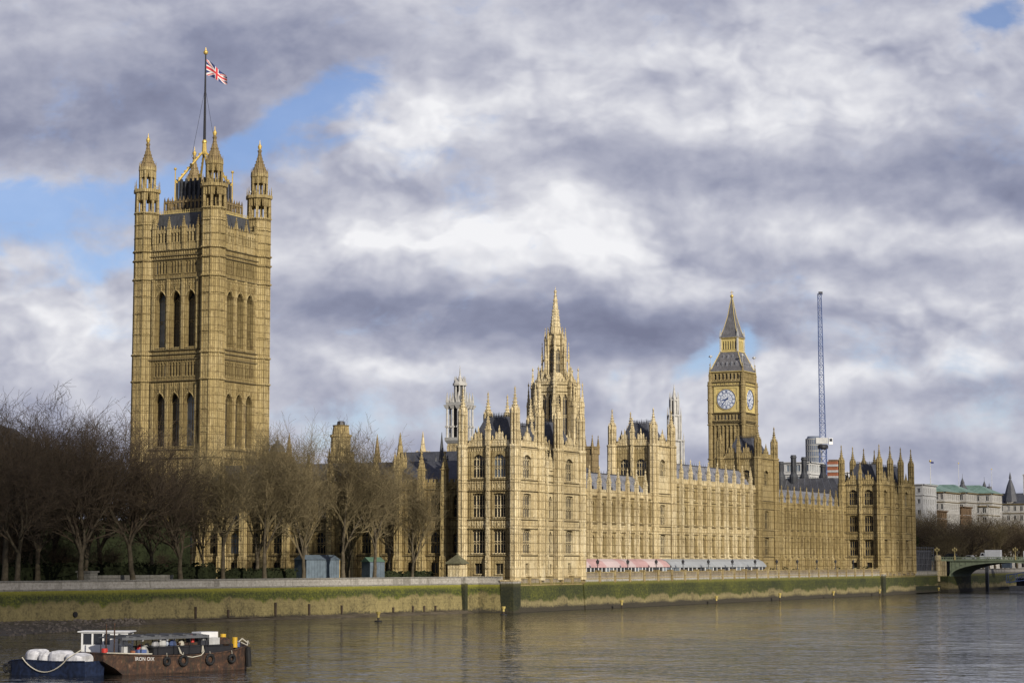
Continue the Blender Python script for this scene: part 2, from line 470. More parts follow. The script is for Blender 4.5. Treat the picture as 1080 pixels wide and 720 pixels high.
# rust hull
m_, k, b = newmat('rust')
g = k.n('ShaderNodeNewGeometry'); P = g.outputs['Position']
n1 = k.noise(P, 2.2, 7, .72); n2 = k.noise(k.vmul(P, (3, 3, .35)), 1.6, 5, .65)
c = k.ramp(n1.outputs[0], [(.3, (.014, .010, .009)), (.47, (.038, .020, .013)), (.58, (.085, .040, .02)), (.70, (.19, .12, .075))])
c = k.mix(k.smooth(n2.outputs[0], .50, .66), c, (.035, .028, .016))
k.l(c, b.inputs['Base Color']); b.inputs['Roughness'].default_value = .75

# river wall: stone above, green weed, ochre stone, dark wet foot
def wallmat(name, zs, ochre, darkgreen=1.0):
    m_, k, b = newmat(name)
    g = k.n('ShaderNodeNewGeometry'); P = g.outputs['Position']
    sx = k.n('ShaderNodeSeparateXYZ'); k.l(P, sx.inputs[0])
    drip = k.noise(k.vmul(P, (1.0, 1.0, .16)), .55, 3, .55)
    wide = k.noise(P, .10, 4, .6)
    fine = k.noise(P, 2.5, 5, .7)
    z = k.m('MULTIPLY_ADD', k.m('SUBTRACT', drip.outputs[0], .5), 2.4, sx.outputs[2])
    z = k.m('MULTIPLY_ADD', k.m('SUBTRACT', fine.outputs[0], .5), 1.5, z)
    z = k.m('MULTIPLY_ADD', k.m('SUBTRACT', wide.outputs[0], .5), 4.6, z)
    z2 = k.m('MULTIPLY_ADD', k.m('SUBTRACT', fine.outputs[0], .5), .5, sx.outputs[2])
    f1 = k.smooth(z, zs[0] - .35, zs[0] + .35)        # ochre -> weed
    f2 = k.smooth(z2, zs[1] - .2, zs[1] + .2)       # weed -> stone
    f0 = k.smooth(k.m('MULTIPLY_ADD', k.m('SUBTRACT', wide.outputs[0], .5), 1.6, k.m('MULTIPLY_ADD', k.m('SUBTRACT', fine.outputs[0], .5), .8, z2)), zs[2] - .3, zs[2] + .5)                      # wet foot -> ochre
    oc = k.ramp(k.m('ADD', k.m('MULTIPLY', fine.outputs[0], .45), k.m('ADD', k.m('MULTIPLY', drip.outputs[0], .3), k.m('MULTIPLY', wide.outputs[0], .25))), [(.37, tuple(x * .30 for x in ochre)), (.48, ochre), (.66, tuple(x * 1.7 for x in ochre))])
    gr = k.ramp(k.m('ADD', k.m('MULTIPLY', fine.outputs[0], .65), k.m('MULTIPLY', wide.outputs[0], .35)), [(.37, (.012, .015, .004)), (.50, (.042 * darkgreen, .050 * darkgreen, .008)), (.68, (.14 * darkgreen, .14 * darkgreen, .015))])
    brt = k.smooth(z2, zs[1] - 1.1, zs[1] - .1)
    gr = k.mix(k.m('MULTIPLY', brt, .75), gr, (.18 * darkgreen, .17 * darkgreen, .024))
    stn = k.ramp(fine.outputs[0], [(.3, (.22, .20, .17)), (.55, (.34, .32, .28)), (.75, (.44, .42, .37))])
    stn = k.mix(k.m('MULTIPLY', k.smooth(drip.outputs[0], .5, .7), .6), stn, (.10, .09, .07))
    c = k.mix(f0, k.mix(fine.outputs[0], (.015, .013, .008), (.06, .05, .03)), oc)
    c = k.mix(f1, c, gr); c = k.mix(f2, c, stn)
    k.l(c, b.inputs['Base Color']); b.inputs['Roughness'].default_value = .8
    br = k.n('ShaderNodeTexBrick'); k.l(k.comb(k.m('ADD', sx.outputs[0], sx.outputs[1]), sx.outputs[2]), br.inputs['Vector'])
    br.inputs['Scale'].default_value = 1.0; br.inputs['Brick Width'].default_value = 1.6; br.inputs['Row Height'].default_value = .7; br.inputs['Mortar Size'].default_value = .03
    bp = k.n('ShaderNodeBump'); bp.inputs['Strength'].default_value = .6; bp.inputs['Distance'].default_value = .15
    k.l(k.m('ADD', fine.outputs[0], k.m('MULTIPLY', br.outputs['Fac'], -.6)), bp.inputs['Height']); k.l(bp.outputs[0], b.inputs['Normal'])
wallmat('wall_garden', (3.3, 5.55, .55), (.185, .152, .062), 1.25)
wallmat('wall_terrace', (2.4, 5.75, 1.0), (.18, .15, .068), .9)
wallmat('wall_corner', (.9, 5.7, .5), (.05, .045, .025), .4)

# river water: wave normals worked out from the height field itself, so that ripples stay crisp at a grazing view
m_, k, b = newmat('river_water')
g = k.n('ShaderNodeNewGeometry'); P = g.outputs['Position']
rot = k.n('ShaderNodeMapping'); k.l(P, rot.inputs[0]); rot.inputs['Rotation'].default_value = (0, 0, R(-24)); rot.inputs['Scale'].default_value = (.62, 1.0, 1)
patch = k.noise(P, .022, 4, .6, .6, '2D')
amp = k.m('MULTIPLY_ADD', k.smooth(patch.outputs[0], .36, .64), .85, .40)
EPS = .12
def height(off):
    sh = k.n('ShaderNodeVectorMath', operation='ADD'); k.l(rot.outputs[0], sh.inputs[0]); sh.inputs[1].default_value = off
    h = None
    for sc, A, det in ((.16, .55, 2), (.45, .30, 2), (1.1, .13, 2), (2.6, .05, 2)):
        n_ = k.noise(sh.outputs[0], sc, det, .55, .4, '2D')
        t_ = k.m('MULTIPLY', n_.outputs[0], A)
        h = t_ if h is None else k.m('ADD', h, t_)
    return h
h0 = height((0, 0, 0)); hx = height((EPS, 0, 0)); hy = height((0, EPS, 0))
sx_ = k.m('MULTIPLY', k.m('MULTIPLY', k.m('SUBTRACT', h0, hx), 1 / EPS), amp)
sy_ = k.m('MULTIPLY', k.m('MULTIPLY', k.m('SUBTRACT', h0, hy), 1 / EPS), amp)
ca, sa = math.cos(R(24)), math.sin(R(24))
wx = k.m('ADD', k.m('MULTIPLY', sx_, ca), k.m('MULTIPLY', sy_, -sa)); wy = k.m('ADD', k.m('MULTIPLY', sx_, sa), k.m('MULTIPLY', sy_, ca))
nm = k.n('ShaderNodeVectorMath', operation='NORMALIZE'); k.l(k.comb(wx, wy, 1.0), nm.inputs[0]); k.l(nm.outputs[0], b.inputs['Normal'])
b.inputs['Base Color'].default_value = (.012, .0125, .0115, 1); b.inputs['Roughness'].default_value = .05
b.inputs['IOR'].default_value = 1.33
# ================================================================== setting
def sheet(name, mat, pts, z):
    mb = MB(); mb.poly([(x, y, z) for x, y in pts]); o = mb.build(name, mat); o['kind'] = 'structure'; return o
sheet('river_water', M['river_water'], [(-5000, -3000), (5000, -3000), (5000, 6000), (-5000, 6000)], 0.0)
GW0, GW1 = (-36.2, -205.0), (-7.0, -8.5)             # line of the garden river wall
mb = MB()
mb.prism([(-4000, -2500), (-380, -2500), GW0, GW1, (-11.6, -3.0), (-11.6, .5), (-.6, .5), (-.6, 275), (-1.9, 275), (-1.9, 5500), (-4000, 5500)], -2.0, 6.3)
o = mb.build('ground', M['paving']); o['kind'] = 'structure'
sheet('lawn', M['grass'], [(GW0[0] - 2, GW0[1]), (GW1[0] - 2.5, GW1[1] - 1), (-30, -3), (-120, -3), (-120, -205)], 6.304)
# foreshore: mud bank with stones at the foot of the garden wall
mb = MB(); N = 26
rows = []
for i in range(N + 1):
    t = i / N
    x = GW0[0] + (GW1[0] - GW0[0]) * t; y = GW0[1] + (GW1[1] - GW0[1]) * t
    wdt = 30 * max(0, 1 - max(0, (y + 150) / 62.0)) if y > -150 else 30
    wdt = max(3.2, wdt)
    h = .95 if y < -110 else .95 - .35 * min(1, (y + 110) / 20)
    row = []
    for j in range(9):
        q = j / 8
        row.append((x + wdt * q + rnd.uniform(-.4, .4), y - wdt * .15 * q, h * (1 - q) - .12 * q + rnd.uniform(-.06, .10)))
    rows.append(row)
for i in range(N):
    for j in range(8):
        mb.poly([rows[i][j], rows[i + 1][j], rows[i + 1][j + 1], rows[i][j + 1]])
o = mb.build('foreshore', M['mud']); o['kind'] = 'structure'
mb = MB()
for i in range(900):
    t = rnd.random() ** .8 * .56; q = rnd.random() ** 1.2
    x = GW0[0] + (GW1[0] - GW0[0]) * t; y = GW0[1] + (GW1[1] - GW0[1]) * t
    wdt = max(3, 30 * max(0, 1 - max(0, (y + 150) / 62.0)))
    r = rnd.uniform(.10, .38)
    mb.loft(x + wdt * q, y - 4 * q, [(.9 * (1 - q) - .1, r), (.9 * (1 - q) + r * .3, r * .9), (.9 * (1 - q) + r * .65, r * .3)], 5, rnd.random() * 3)
o = mb.build('shore_stones', M['pebble']); o['kind'] = 'stuff'

# ------------------------------------------------------------------ river walls
def wall_run(name, label, mat, pts, top, group=None, thick=.9, coping=.22, batter=.5, cop_mat='stone_grey'):
    """battered masonry wall through pts (river on the right hand of travel)"""
    T = thing(name, label, 'river wall', (pts[0][0], pts[0][1], 0), group)
    mb = MB(); cp = MB()
    for (x0, y0), (x1, y1) in zip(pts[:-1], pts[1:]):
        L = math.hypot(x1 - x0, y1 - y0); F = Fr(x0, y0, math.degrees(math.atan2(y1 - y0, x1 - x0)))
        mb.F = F; cp.F = F; n = max(1, int(L / 8))
        for i in range(n):
            a, c = L * i / n, L * (i + 1) / n
            mb.poly([(a, batter, -1.5), (c, batter, -1.5), (c, 0, top - coping), (a, 0, top - coping)])
        mb.poly([(0, -thick, 5), (L, -thick, 5), (L, -thick, top - coping), (0, -thick, top - coping)])
        mb.poly([(0, -thick, top - coping), (L, -thick, top - coping), (L, 0, top - coping), (0, 0, top - coping)])
        for e in (0, L):
            mb.poly([(e, batter, -1.5), (e, 0, top - coping), (e, -thick, top - coping), (e, -thick, -1.5)])
        cp.box(0, L, -thick - .08, .14, top - coping + .003, top)
        cp.box(0, L, -.05, .12, top - 1.55, top - 1.32)
    mb.build('wall_face', mat, T); cp.build('coping', M[cop_mat], T)
    return T
gw = wall_run('river_wall', 'low grey stone river wall with weed and ochre staining below the bare trees', M['wall_garden'], [GW0, GW1], 7.05)
F = Fr(GW0[0], GW0[1], math.degrees(math.atan2(GW1[1] - GW0[1], GW1[0] - GW0[0])))
for s, h in ((123, 1.9), (131, 1.3), (143, 2.3), (152, 1.9), (161, 1.5), (176, .9), (182, 1.0), (185.5, 1.0), (189, 1.0)):
    inst('fender_timber', round(h, 1), lambda h=h: MB(LOC).box(-.16, .16, .2, .5, .6, .6 + h), M['timber'], gw, F.at(s, .15), F.a)
for s in (96.0,):
    p = F.at(s, .1)
    mb = MB(); mb.tube((p.x - .3, p.y, 1.75), (p.x + .5, p.y - .08, 1.75), .42, .42, 12); mb.build('drain_mouth', M['tyre'], gw)
wall_run('river_wall', 'short weed streaked river wall between the stone kiosk and the corner pier of the nearest pavilion', M['wall_garden'], [(-7.0, -8.5), (-6.6, -3.2), (-1.7, -2.6)], 7.05, thick=.8)
pier = thing('wall_pier', 'dark weed covered pier at the corner of the river wall below the nearest pavilion', 'wall pier', (-.6, -1.9, 0))
mb = MB(); mb.prism([(-1.75, -2.9), (1.1, -2.9), (1.1, .3), (-1.75, .3)], -1.5, 6.1); mb.build('pier_shaft', M['wall_corner'], pier)
mb = MB(); mb.box(-1.85, 1.2, -3.0, .35, 6.1, 6.4); mb.build('coping', M['stone_river'], pier)
pier = thing('wall_pier', 'dark weed covered pier where the far pavilion meets the terrace wall', 'wall pier', (.5, 241, 0))
mb = MB(); mb.prism([(-1.2, 239.6), (1.4, 239.6), (1.4, 242.2), (-1.2, 242.2)], -1.5, 6.15); mb.build('pier_shaft', M['wall_corner'], pier)
mb = MB(); mb.box(-1.3, 1.5, 239.5, 242.3, 6.15, 6.4); mb.build('coping', M['stone_river'], pier)
pier = thing('wall_pier', 'slim dark pier of the river wall below the stone kiosk', 'wall pier', (-7, -8.5, 0))
mb = MB(); mb.prism([(-7.6, -9.4), (-6.2, -9.4), (-6.2, -8.2), (-7.6, -8.2)], -1.5, 6.9); mb.build('pier_shaft', M['wall_corner'], pier)

def terrace(name, label, y0, y1, top, step):
    T = wall_run(name, label, M['wall_terrace'], [(.35, y0), (.35, y1)], top, thick=.7, batter=.7, cop_mat='stone_wall')
    n = int(round((y1 - y0) / step))
    for i in range(n + 1):
        def f():
            mb = MB(LOC); mb.box(-.45, .45, -.75, .32, 5.6, top + .10); mb.box(-.55, .55, -.85, .42, top + .103, top + .32)
            mb.frus(0, -.2, 5.0, 5.6, .2, .1, .45, .5); return mb
        inst('parapet_pier', round(top, 2), f, M['stone_wall'], T, (.35, y0 + (y1 - y0) * i / n, 0), R(90))
    def pan():
        mb = MB(LOC)
        for k in range(int(step / .55) - 2):
            s = -step / 2 + .9 + k * .55
            mb.box(s, s + .16, .02, .12, top - 1.25, top - .3)
        return mb
    for i in range(n):
        inst('parapet_panel', (round(top, 2), round(step, 2)), pan, M['stone_dark'], T, (.35, y0 + (y1 - y0) * (i + .5) / n, 0), R(90))
    return T
terrace('river_wall', 'long terrace wall with stone parapet piers and green weed below the main palace front', 31.2, 239.5, 7.75, 8.0)
terrace('river_wall', 'river wall with parapet carrying the nearest pavilion', .4, 30.6, 6.7, 5.0)
terrace('river_wall', 'river wall with parapet carrying the far pavilion', 242.4, 275.2, 6.7, 5.0)
wall_run('river_wall', 'recessed river wall between the far pavilion and the bridge', M['wall_terrace'], [(-1.0, 275.3), (-1.0, 306)], 6.9)
wall_run('river_wall', 'grey embankment wall beyond the bridge', M['wall_terrace'], [(-.9, 340), (-.9, 700)], 7.4)

# ================================================================== gothic kit
def wall_face(mb, L0, L1, z0, z1, cols, rec=.7, d=0.0):
    """front of a wall with pointed openings; cols = [(centre, [(width, sill, head, rise)])]"""
    s = L0
    for sc, wins in sorted(cols, key=lambda q: q[0]):
        w = max(q[0] for q in wins)
        a, c = sc - w / 2, sc + w / 2
        mb.poly([(s, d, z0), (a, d, z0), (a, d, z1), (s, d, z1)])
        z = z0
        for (ww, zs, zh, rise) in sorted(wins, key=lambda q: q[1]):
            mb.poly([(a, d, z), (c, d, z), (c, d, zs), (a, d, zs)])
            l, r = sc - ww / 2, sc + ww / 2
            if ww < w - 1e-4:
                mb.poly([(a, d, zs), (l, d, zs), (l, d, zh), (a, d, zh)]); mb.poly([(r, d, zs), (c, d, zs), (c, d, zh), (r, d, zh)])
            zp = zh - rise
            mb.poly([(l, d, zs), (r, d, zs), (r, d - rec, zs), (l, d - rec, zs)])
            mb.poly([(l, d, zs), (l, d - rec, zs), (l, d - rec, zp), (l, d, zp)])
            mb.poly([(r, d, zs), (r, d - rec, zs), (r, d - rec, zp), (r, d, zp)])
            if rise <= 0:
                mb.poly([(l, d, zh), (r, d, zh), (r, d - rec, zh), (l, d - rec, zh)])
            else:
                K = 5; pts = []
                for k in range(-K, K + 1):
                    t = 1 - abs(k) / K
                    pts.append((sc + k / K * ww / 2, zp + rise * (1 - (1 - t) ** 1.9)))
                for (p0, q0), (p1, q1) in zip(pts[:-1], pts[1:]):
                    mb.poly([(p0, d, q0), (p1, d, q1), (p1, d, zh + .001), (p0, d, zh + .001)])
                    mb.poly([(p0, d, q0), (p1, d, q1), (p1, d - rec, q1), (p0, d - rec, q0)])
            z = zh + (.001 if rise > 0 else 0)
        mb.poly([(a, d, z), (c, d, z), (c, d, z1), (a, d, z1)])
        s = c
    mb.poly([(s, d, z0), (L1, d, z0), (L1, d, z1), (s, d, z1)])

def window(parent, F, s, zs, zh, w, rise, nm, rec=.7, d=0.0, smat=None, gmat=None, hood=False, transom=True):
    """tracery of a window and, as its child, the glazing behind it"""
    h = zh - zs
    def trac():
        mb = MB(LOC); a = w / 2
        zp = h - rise
        for i in range(nm):
            x = -a + w * (i + 1) / (nm + 1)
            t = 1 - abs(x) / a
            top = zp + (rise * (1 - (1 - t) ** 1.9) if rise > 0 else 0)
            mb.box(x - .06, x + .06, -rec + .06, -rec + .19, 0, top)
        if transom and h > 3:
            mb.box(-a, a, -rec + .08, -rec + .17, h * .48, h * .48 + .13)
        if h > 2.2:
            lw = w / (nm + 1)
            for i in range(nm + 1):
                x = -a + lw * (i + .5)
                for zz in ([zp - .1, h * .48 - .35] if transom and h > 3 else [zp - .1]):
                    mb.tube((x - lw * .45, -rec + .2, zz - .3), (x, -rec + .2, zz + .12), .05, .05, 4)
                    mb.tube((x, -rec + .2, zz + .12), (x + lw * .45, -rec + .2, zz - .3), .05, .05, 4)
        mb.box(-a - .06, a + .06, -rec + .1, .16, -.16, .03)
        if hood:
            K = 5; pts = []
            for k_ in range(-K, K + 1):
                t = 1 - abs(k_) / K
                pts.append((k_ / K * (a + .22), .10, zp + (rise + .3) * (1 - (1 - t) ** 1.9)))
            mb.path(pts, .13, 5)
            mb.tube((0, .1, h + .25), (0, .12, h + .25 + hood), .17, .04, 5)
            for q in (.45, .75):
                mb.box(-.30, .30, .02, .22, h + .25 + hood * q, h + .4 + hood * q)
        return mb
    def pane():
        mb = MB(LOC); a = w / 2 + .08
        mb.poly([(-a, -rec + .05, -.1), (a, -rec + .05, -.1), (a, -rec + .05, h + .1), (-a, -rec + .05, h + .1)])
        return mb
    o = inst('window', (round(w, 2), round(h, 2), round(rise, 2), nm, rec, bool(hood)), trac, smat or M['stone_river'], parent, F.at(s, d, zs), F.a)
    inst('pane', (round(w, 2), round(h, 2), rec), pane, gmat or (M['glass_pale'] if rnd.random() < .05 else M['glass']), o, F.at(s, d, zs), F.a)
    return o

def spire_rings(r, z0, z1, flare=1.25):
    H = z1 - z0
    out = [(z0, r * flare), (z0 + H * .04, r * flare), (z0 + H * .06, r * 1.02), (z0 + H * .16, r * .78), (z0 + H * .36, r * .46), (z0 + H * .60, r * .24), (z0 + H * .80, r * .12),
           (z0 + H * .82, r * .22), (z0 + H * .85, r * .26), (z0 + H * .92, r * .18), (z0 + H * .93, r * .08), (z1, r * .03)]
    return out
def crockets(mb, cx, cy, r, z0, z1, n, k, size):
    H = z1 - z0
    for i in range(n):
        a = PI / n + 2 * PI * i / n
        for j in range(k):
            t = .10 + .66 * j / max(1, k - 1)
            rr = r * (1.0 - t) ** 1.15 + .02
            s = size * (1 - .5 * t)
            x, y, z = cx + rr * math.cos(a), cy + rr * math.sin(a), z0 + H * t
            mb.loft(x, y, [(z - s, s * .5), (z, s), (z + s, s * .3)], 4)

def turret(parent, x, y, z0, zc, zs, zt, r, mat, rings=(), name='turret', open_top=False, finial=None):
    """octagonal corner turret: ribbed shaft, slimmer upper stage, crocketed spire as a child"""
    def shaft():
        mb = MB()
        mb.loft(0, 0, [(z0, r * 1.12), (z0 + 2.6, r * 1.12), (z0 + 3.0, r), (zc, r)], 8)
        for i in range(8):
            a = PI / 8 + 2 * PI * i / 8
            mb.tube((r * math.cos(a), r * math.sin(a), z0), (r * math.cos(a), r * math.sin(a), zc), .14 * r ** .5, None, 4)
            a2 = 2 * PI * i / 8; q = r * math.cos(PI / 8) + .01
            mb.tube((q * math.cos(a2), q * math.sin(a2), z0 + 3), (q * math.cos(a2), q * math.sin(a2), zc), .06, None, 4)
        for z in rings:
            mb.loft(0, 0, [(z - .18, r * 1.02), (z - .05, r * 1.16), (z + .12, r * 1.16), (z + .25, r * 1.02)], 8)
        nz = int((zc - z0) / 2.4)
        for k in range(1, nz):
            z = z0 + (zc - z0) * k / nz
            mb.loft(0, 0, [(z - .06, r * 1.01), (z - .03, r * 1.05), (z + .06, r * 1.05), (z + .08, r * 1.01)], 8)
        mb.loft(0, 0, [(zc - .35, r), (zc - .1, r * 1.22), (zc + .2, r * 1.22), (zc + .35, r * .98)], 8)
        r2 = r * .78
        if open_top:
            mb.loft(0, 0, [(zc + .3, r2), (zc + .8, r2)], 8)
        else:
            mb.loft(0, 0, [(zc + .3, r2 * .80), (zs, r2 * .80)], 8)
        for i in range(8):
            a = PI / 8 + 2 * PI * i / 8
            mb.tube((r2 * math.cos(a), r2 * math.sin(a), zc + .2), (r2 * math.cos(a), r2 * math.sin(a), zs + .35), .19 * r ** .5, None, 4)
            mb.tube((r2 * math.cos(a), r2 * math.sin(a), zs + .3), (r2 * math.cos(a), r2 * math.sin(a), zs + .3 + r * .8), .13, .02, 4)
        zm = (zc + zs) / 2
        mb.loft(0, 0, [(zm - .1, r2 * .9), (zm - .05, r2 * 1.05), (zm + .1, r2 * 1.05), (zm + .15, r2 * .9)], 8)
        mb.loft(0, 0, [(zs - .5, r2 * .95), (zs - .4, r2 * 1.08), (zs + .1, r2 * 1.18), (zs + .12, r2 * .9)], 8)
        return mb
    def sp():
        mb = MB(); r2 = r * .72
        mb.loft(0, 0, spire_rings(r2, zs + .05, zt, 1.0), 8)
        crockets(mb, 0, 0, r2, zs + .05, zt, 8, 6, .13 * r ** .5)
        return mb
    o = inst(name, (z0, zc, zs, zt, r, tuple(rings), open_top), shaft, mat, parent, (x, y, 0), 0)
    c = inst('spire', (z0, zc, zs, zt, r), sp, mat, o, (x, y, 0), 0)
    return o

def pinnacle(parent, p, a, z0, zs, zt, w, mat, name='pinnacle'):
    """square pinnacle with gablets and a crocketed top"""
    def f():
        mb = MB(); h = w / 2
        mb.frus(0, 0, z0, zs, h, h, h, h)
        mb.frus(0, 0, zs - .12, zs + .06, h * 1.3, h * 1.3, h * 1.3, h * 1.3)
        for dx, dy in ((1, 0), (-1, 0), (0, 1), (0, -1)):
            mb.frus(dx * h * .9, dy * h * .9, zs + .06, zs + .06 + w * 1.3, h * .8 if dy else h * .25, h * .8 if dx else h * .25, .02, .02)
        H = zt - zs
        mb.frus(0, 0, zs + .06, zs + H * .80, h * .85, h * .85, h * .14, h * .14)
        mb.loft(0, 0, [(zs + H * .76, h * .12), (zs + H * .80, h * .5), (zs + H * .86, h * .5), (zs + H * .9, h * .12), (zt, .02)], 6)
        for j in range(4):
            t = .12 + .15 * j
            rr = h * .85 * (1 - t * 1.05)
            for i in range(4):
                q = PI / 4 + PI / 2 * i; x, y = rr * 1.41 * math.cos(q), rr * 1.41 * math.sin(q)
                z = zs + H * t + .1
                mb.frus(x, y, z - .08, z + .14, .10, .10, .03, .03)
        return mb
    return inst(name, (z0, zs, zt, w), f, mat, parent, p, a)

def buttress(parent, F, s, z0, zt, w, dep, mat, offs=(), d=0.0):
    def f():
        mb = MB(LOC); z = z0; dd = dep * 1.22; ww = w * 1.16
        for zo in list(offs) + [zt]:
            mb.box(-ww / 2, ww / 2, -.05, dd, z, zo - .28)
            mb.poly([(-ww / 2, dd, zo - .28), (ww / 2, dd, zo - .28), (w / 2, dep, zo), (-w / 2, dep, zo)])
            mb.poly([(-ww / 2, 0, zo - .28), (-ww / 2, dd, zo - .28), (-w / 2, dep, zo), (-w / 2, 0, zo)])
            mb.poly([(ww / 2, 0, zo - .28), (ww / 2, dd, zo - .28), (w / 2, dep, zo), (w / 2, 0, zo)])
            # niche ribs on the face
            mb.box(-ww / 2, -ww / 2 + .13, dd, dd + .09, z + .3, zo - .6); mb.box(ww / 2 - .13, ww / 2, dd, dd + .09, z + .3, zo - .6)
            hz = zo - z
            if hz > 3:
                mb.frus(0, dd, z + hz * .42, z + hz * .52, .12, .08, .26, .22)
                mb.frus(0, dd + .02, z + hz * .52, z + hz * .68, .16, .14, .13, .12)
                mb.frus(0, dd, z + hz * .72, z + hz * .86, .28, .22, .05, .04)
            z = zo - .02; dd = dep; ww = w
        return mb
    return inst('buttress', (z0, zt, w, dep, tuple(offs)), f, mat, parent, F.at(s, d), F.a)

def string(parent, F, L0, L1, z, mat, pr=.30, h=.26, d=0.0):
    mb = MB(F)
    mb.poly([(L0, d - .02, z - h), (L1, d - .02, z - h), (L1, d + pr, z - h * .4), (L0, d + pr, z - h * .4)])
    mb.poly([(L0, d + pr, z - h * .4), (L1, d + pr, z - h * .4), (L1, d + pr, z), (L0, d + pr, z)])
    mb.poly([(L0, d + pr, z), (L1, d + pr, z), (L1, d - .02, z + .06), (L0, d - .02, z + .06)])
    return mb.build('string_course', M['stone_soot_shade'] if mat.name.startswith('stone') else mat, parent, recalc=False)

def panel_band(parent, F, L0, L1, z0, z1, mat, step=.62, d=0.0, skip=()):
    """blind tracery: thin ribs, cusps and shields between two strings"""
    mb = MB(F); n = max(1, int((L1 - L0) / step)); st = (L1 - L0) / n
    h = z1 - z0
    for i in range(n):
        s = L0 + st * i
        mb.box(s - .06, s + .06, d + .002, d + .11, z0, z1)
        if h > .8:
            mb.tube((s + .06, d + .05, z1 - .45), (s + st / 2, d + .05, z1 - .1), .045, None, 4, False)
            mb.tube((s + st / 2, d + .05, z1 - .1), (s + st - .06, d + .05, z1 - .45), .045, None, 4, False)
            if i % 2 == 0:
                mb.frus(s + st / 2, d + .04, z0 + h * .2, z0 + h * .62, st * .26, .07, st * .2, .05)
    if h <= .8: mb.box(L0, L1, d + .002, d + .09, z1 - .07, z1 - .01)
    return mb.build('panel_band', mat, parent, recalc=False)

def parapet(parent, F, L0, L1, z, mat, h=.9, mer=.55, step=1.3, d=0.0):
    mb = MB(F)
    mb.box(L0, L1, d - .34, d + .08, z, z + h)
    n = max(1, int((L1 - L0) / step)); st = (L1 - L0) / n
    for i in range(n):
        s = L0 + st * i
        mb.box(s + st * .22, s + st * .78, d - .30, d + .06, z + h + .002, z + h + mer)
        mb.box(s + st * .18, s + st * .82, d - .34, d + .12, z + h + mer, z + h + mer + .12)
        mb.box(s - .06, s + .06, d + .08, d + .15, z + .1, z + h - .1)
        mb.box(s + st * .5 - .05, s + st * .5 + .05, d + .08, d + .14, z + .1, z + h - .1)
    return mb.build('parapet', mat, parent, recalc=False)

def gablet(parent, F, s, z, w, h, mat, d=0.0):
    """small traceried gable with finials standing on a parapet"""
    def f():
        mb = MB(LOC); a = w / 2
        mb.prism_x = None
        for x0, x1 in ((-a, 0), (a, 0)):
            pass
        b = [(-a, 0, 0), (a, 0, 0), (a * .42, 0, h * .42), (0, 0, h * .72), (-a * .42, 0, h * .42)]
        f0 = [(p[0], .08, p[2]) for p in b]; f1 = [(p[0], -.22, p[2]) for p in b]
        mb.poly(f0); mb.poly(f1[::-1])
        for i in range(5):
            j = (i + 1) % 5; mb.poly([f0[i], f0[j], f1[j], f1[i]])
        for x, hh in ((-a, .42), (a, .42), (0, 1.0), (-a * .48, .66), (a * .48, .66)):
            base = {0: h * .6}.get(x, h * .1 if abs(x) > a * .9 else h * .3)
            mb.box(x - .10, x + .10, -.17, .13, base * .5, h * hh * .72)
            mb.frus(x, -.02, h * hh * .72, h * hh, .16, .16, .02, .02)
        return mb
    return inst('gablet', (w, h), f, mat, parent, F.at(s, d, z), F.a)

def hip_roof(parent, x0, x1, y0, y1, z0, z1, inx, iny, mat, crest=None, name='roof', rib=0):
    mb = MB()
    a = [(x0, y0, z0), (x1, y0, z0), (x1, y1, z0), (x0, y1, z0)]
    b = [(x0 + inx, y0 + iny, z1), (x1 - inx, y0 + iny, z1), (x1 - inx, y1 - iny, z1), (x0 + inx, y1 - iny, z1)]
    for i in range(4):
        j = (i + 1) % 4; mb.poly([a[i], a[j], b[j], b[i]])
    mb.poly(b)
    o = mb.build(name, mat, parent)
    if rib:
        mb = MB()
        for i in range(4):
            j = (i + 1) % 4
            L = (Vector(a[j]) - Vector(a[i])).length; n = max(2, int(L / rib))
            for k_ in range(n + 1):
                t = k_ / n
                p = Vector(a[i]).lerp(Vector(a[j]), t); q = Vector(b[i]).lerp(Vector(b[j]), t)
                mb.tube(p, q, .09, .09, 4, False)
        mb.build('roof_rib', M['lead'], o, recalc=False)
    if crest:
        mb = MB()
        for i in range(4):
            j = (i + 1) % 4
            p, q = Vector(b[i]), Vector(b[j]); L = (q - p).length
            if L < .6: continue
            mb.tube(p + Vector((0, 0, .12)), q + Vector((0, 0, .12)), .09, None, 4)
            mb.tube(p + Vector((0, 0, .6)), q + Vector((0, 0, .6)), .05, None, 4)
            n = max(1, int(L / .55))
            for k_ in range(n + 1):
                c = p.lerp(q, k_ / n); mb.tube(c, c + Vector((0, 0, 1.0 if k_ % 2 else .7)), .07, .02, 4)
        mb.build('roof_crest', crest, o, recalc=False)
    return o

# rows shared by the whole river front: (sill, head, rise)
ROW1, ROW2 = (11.6, 16.0, .9), (18.9, 23.6, .9)

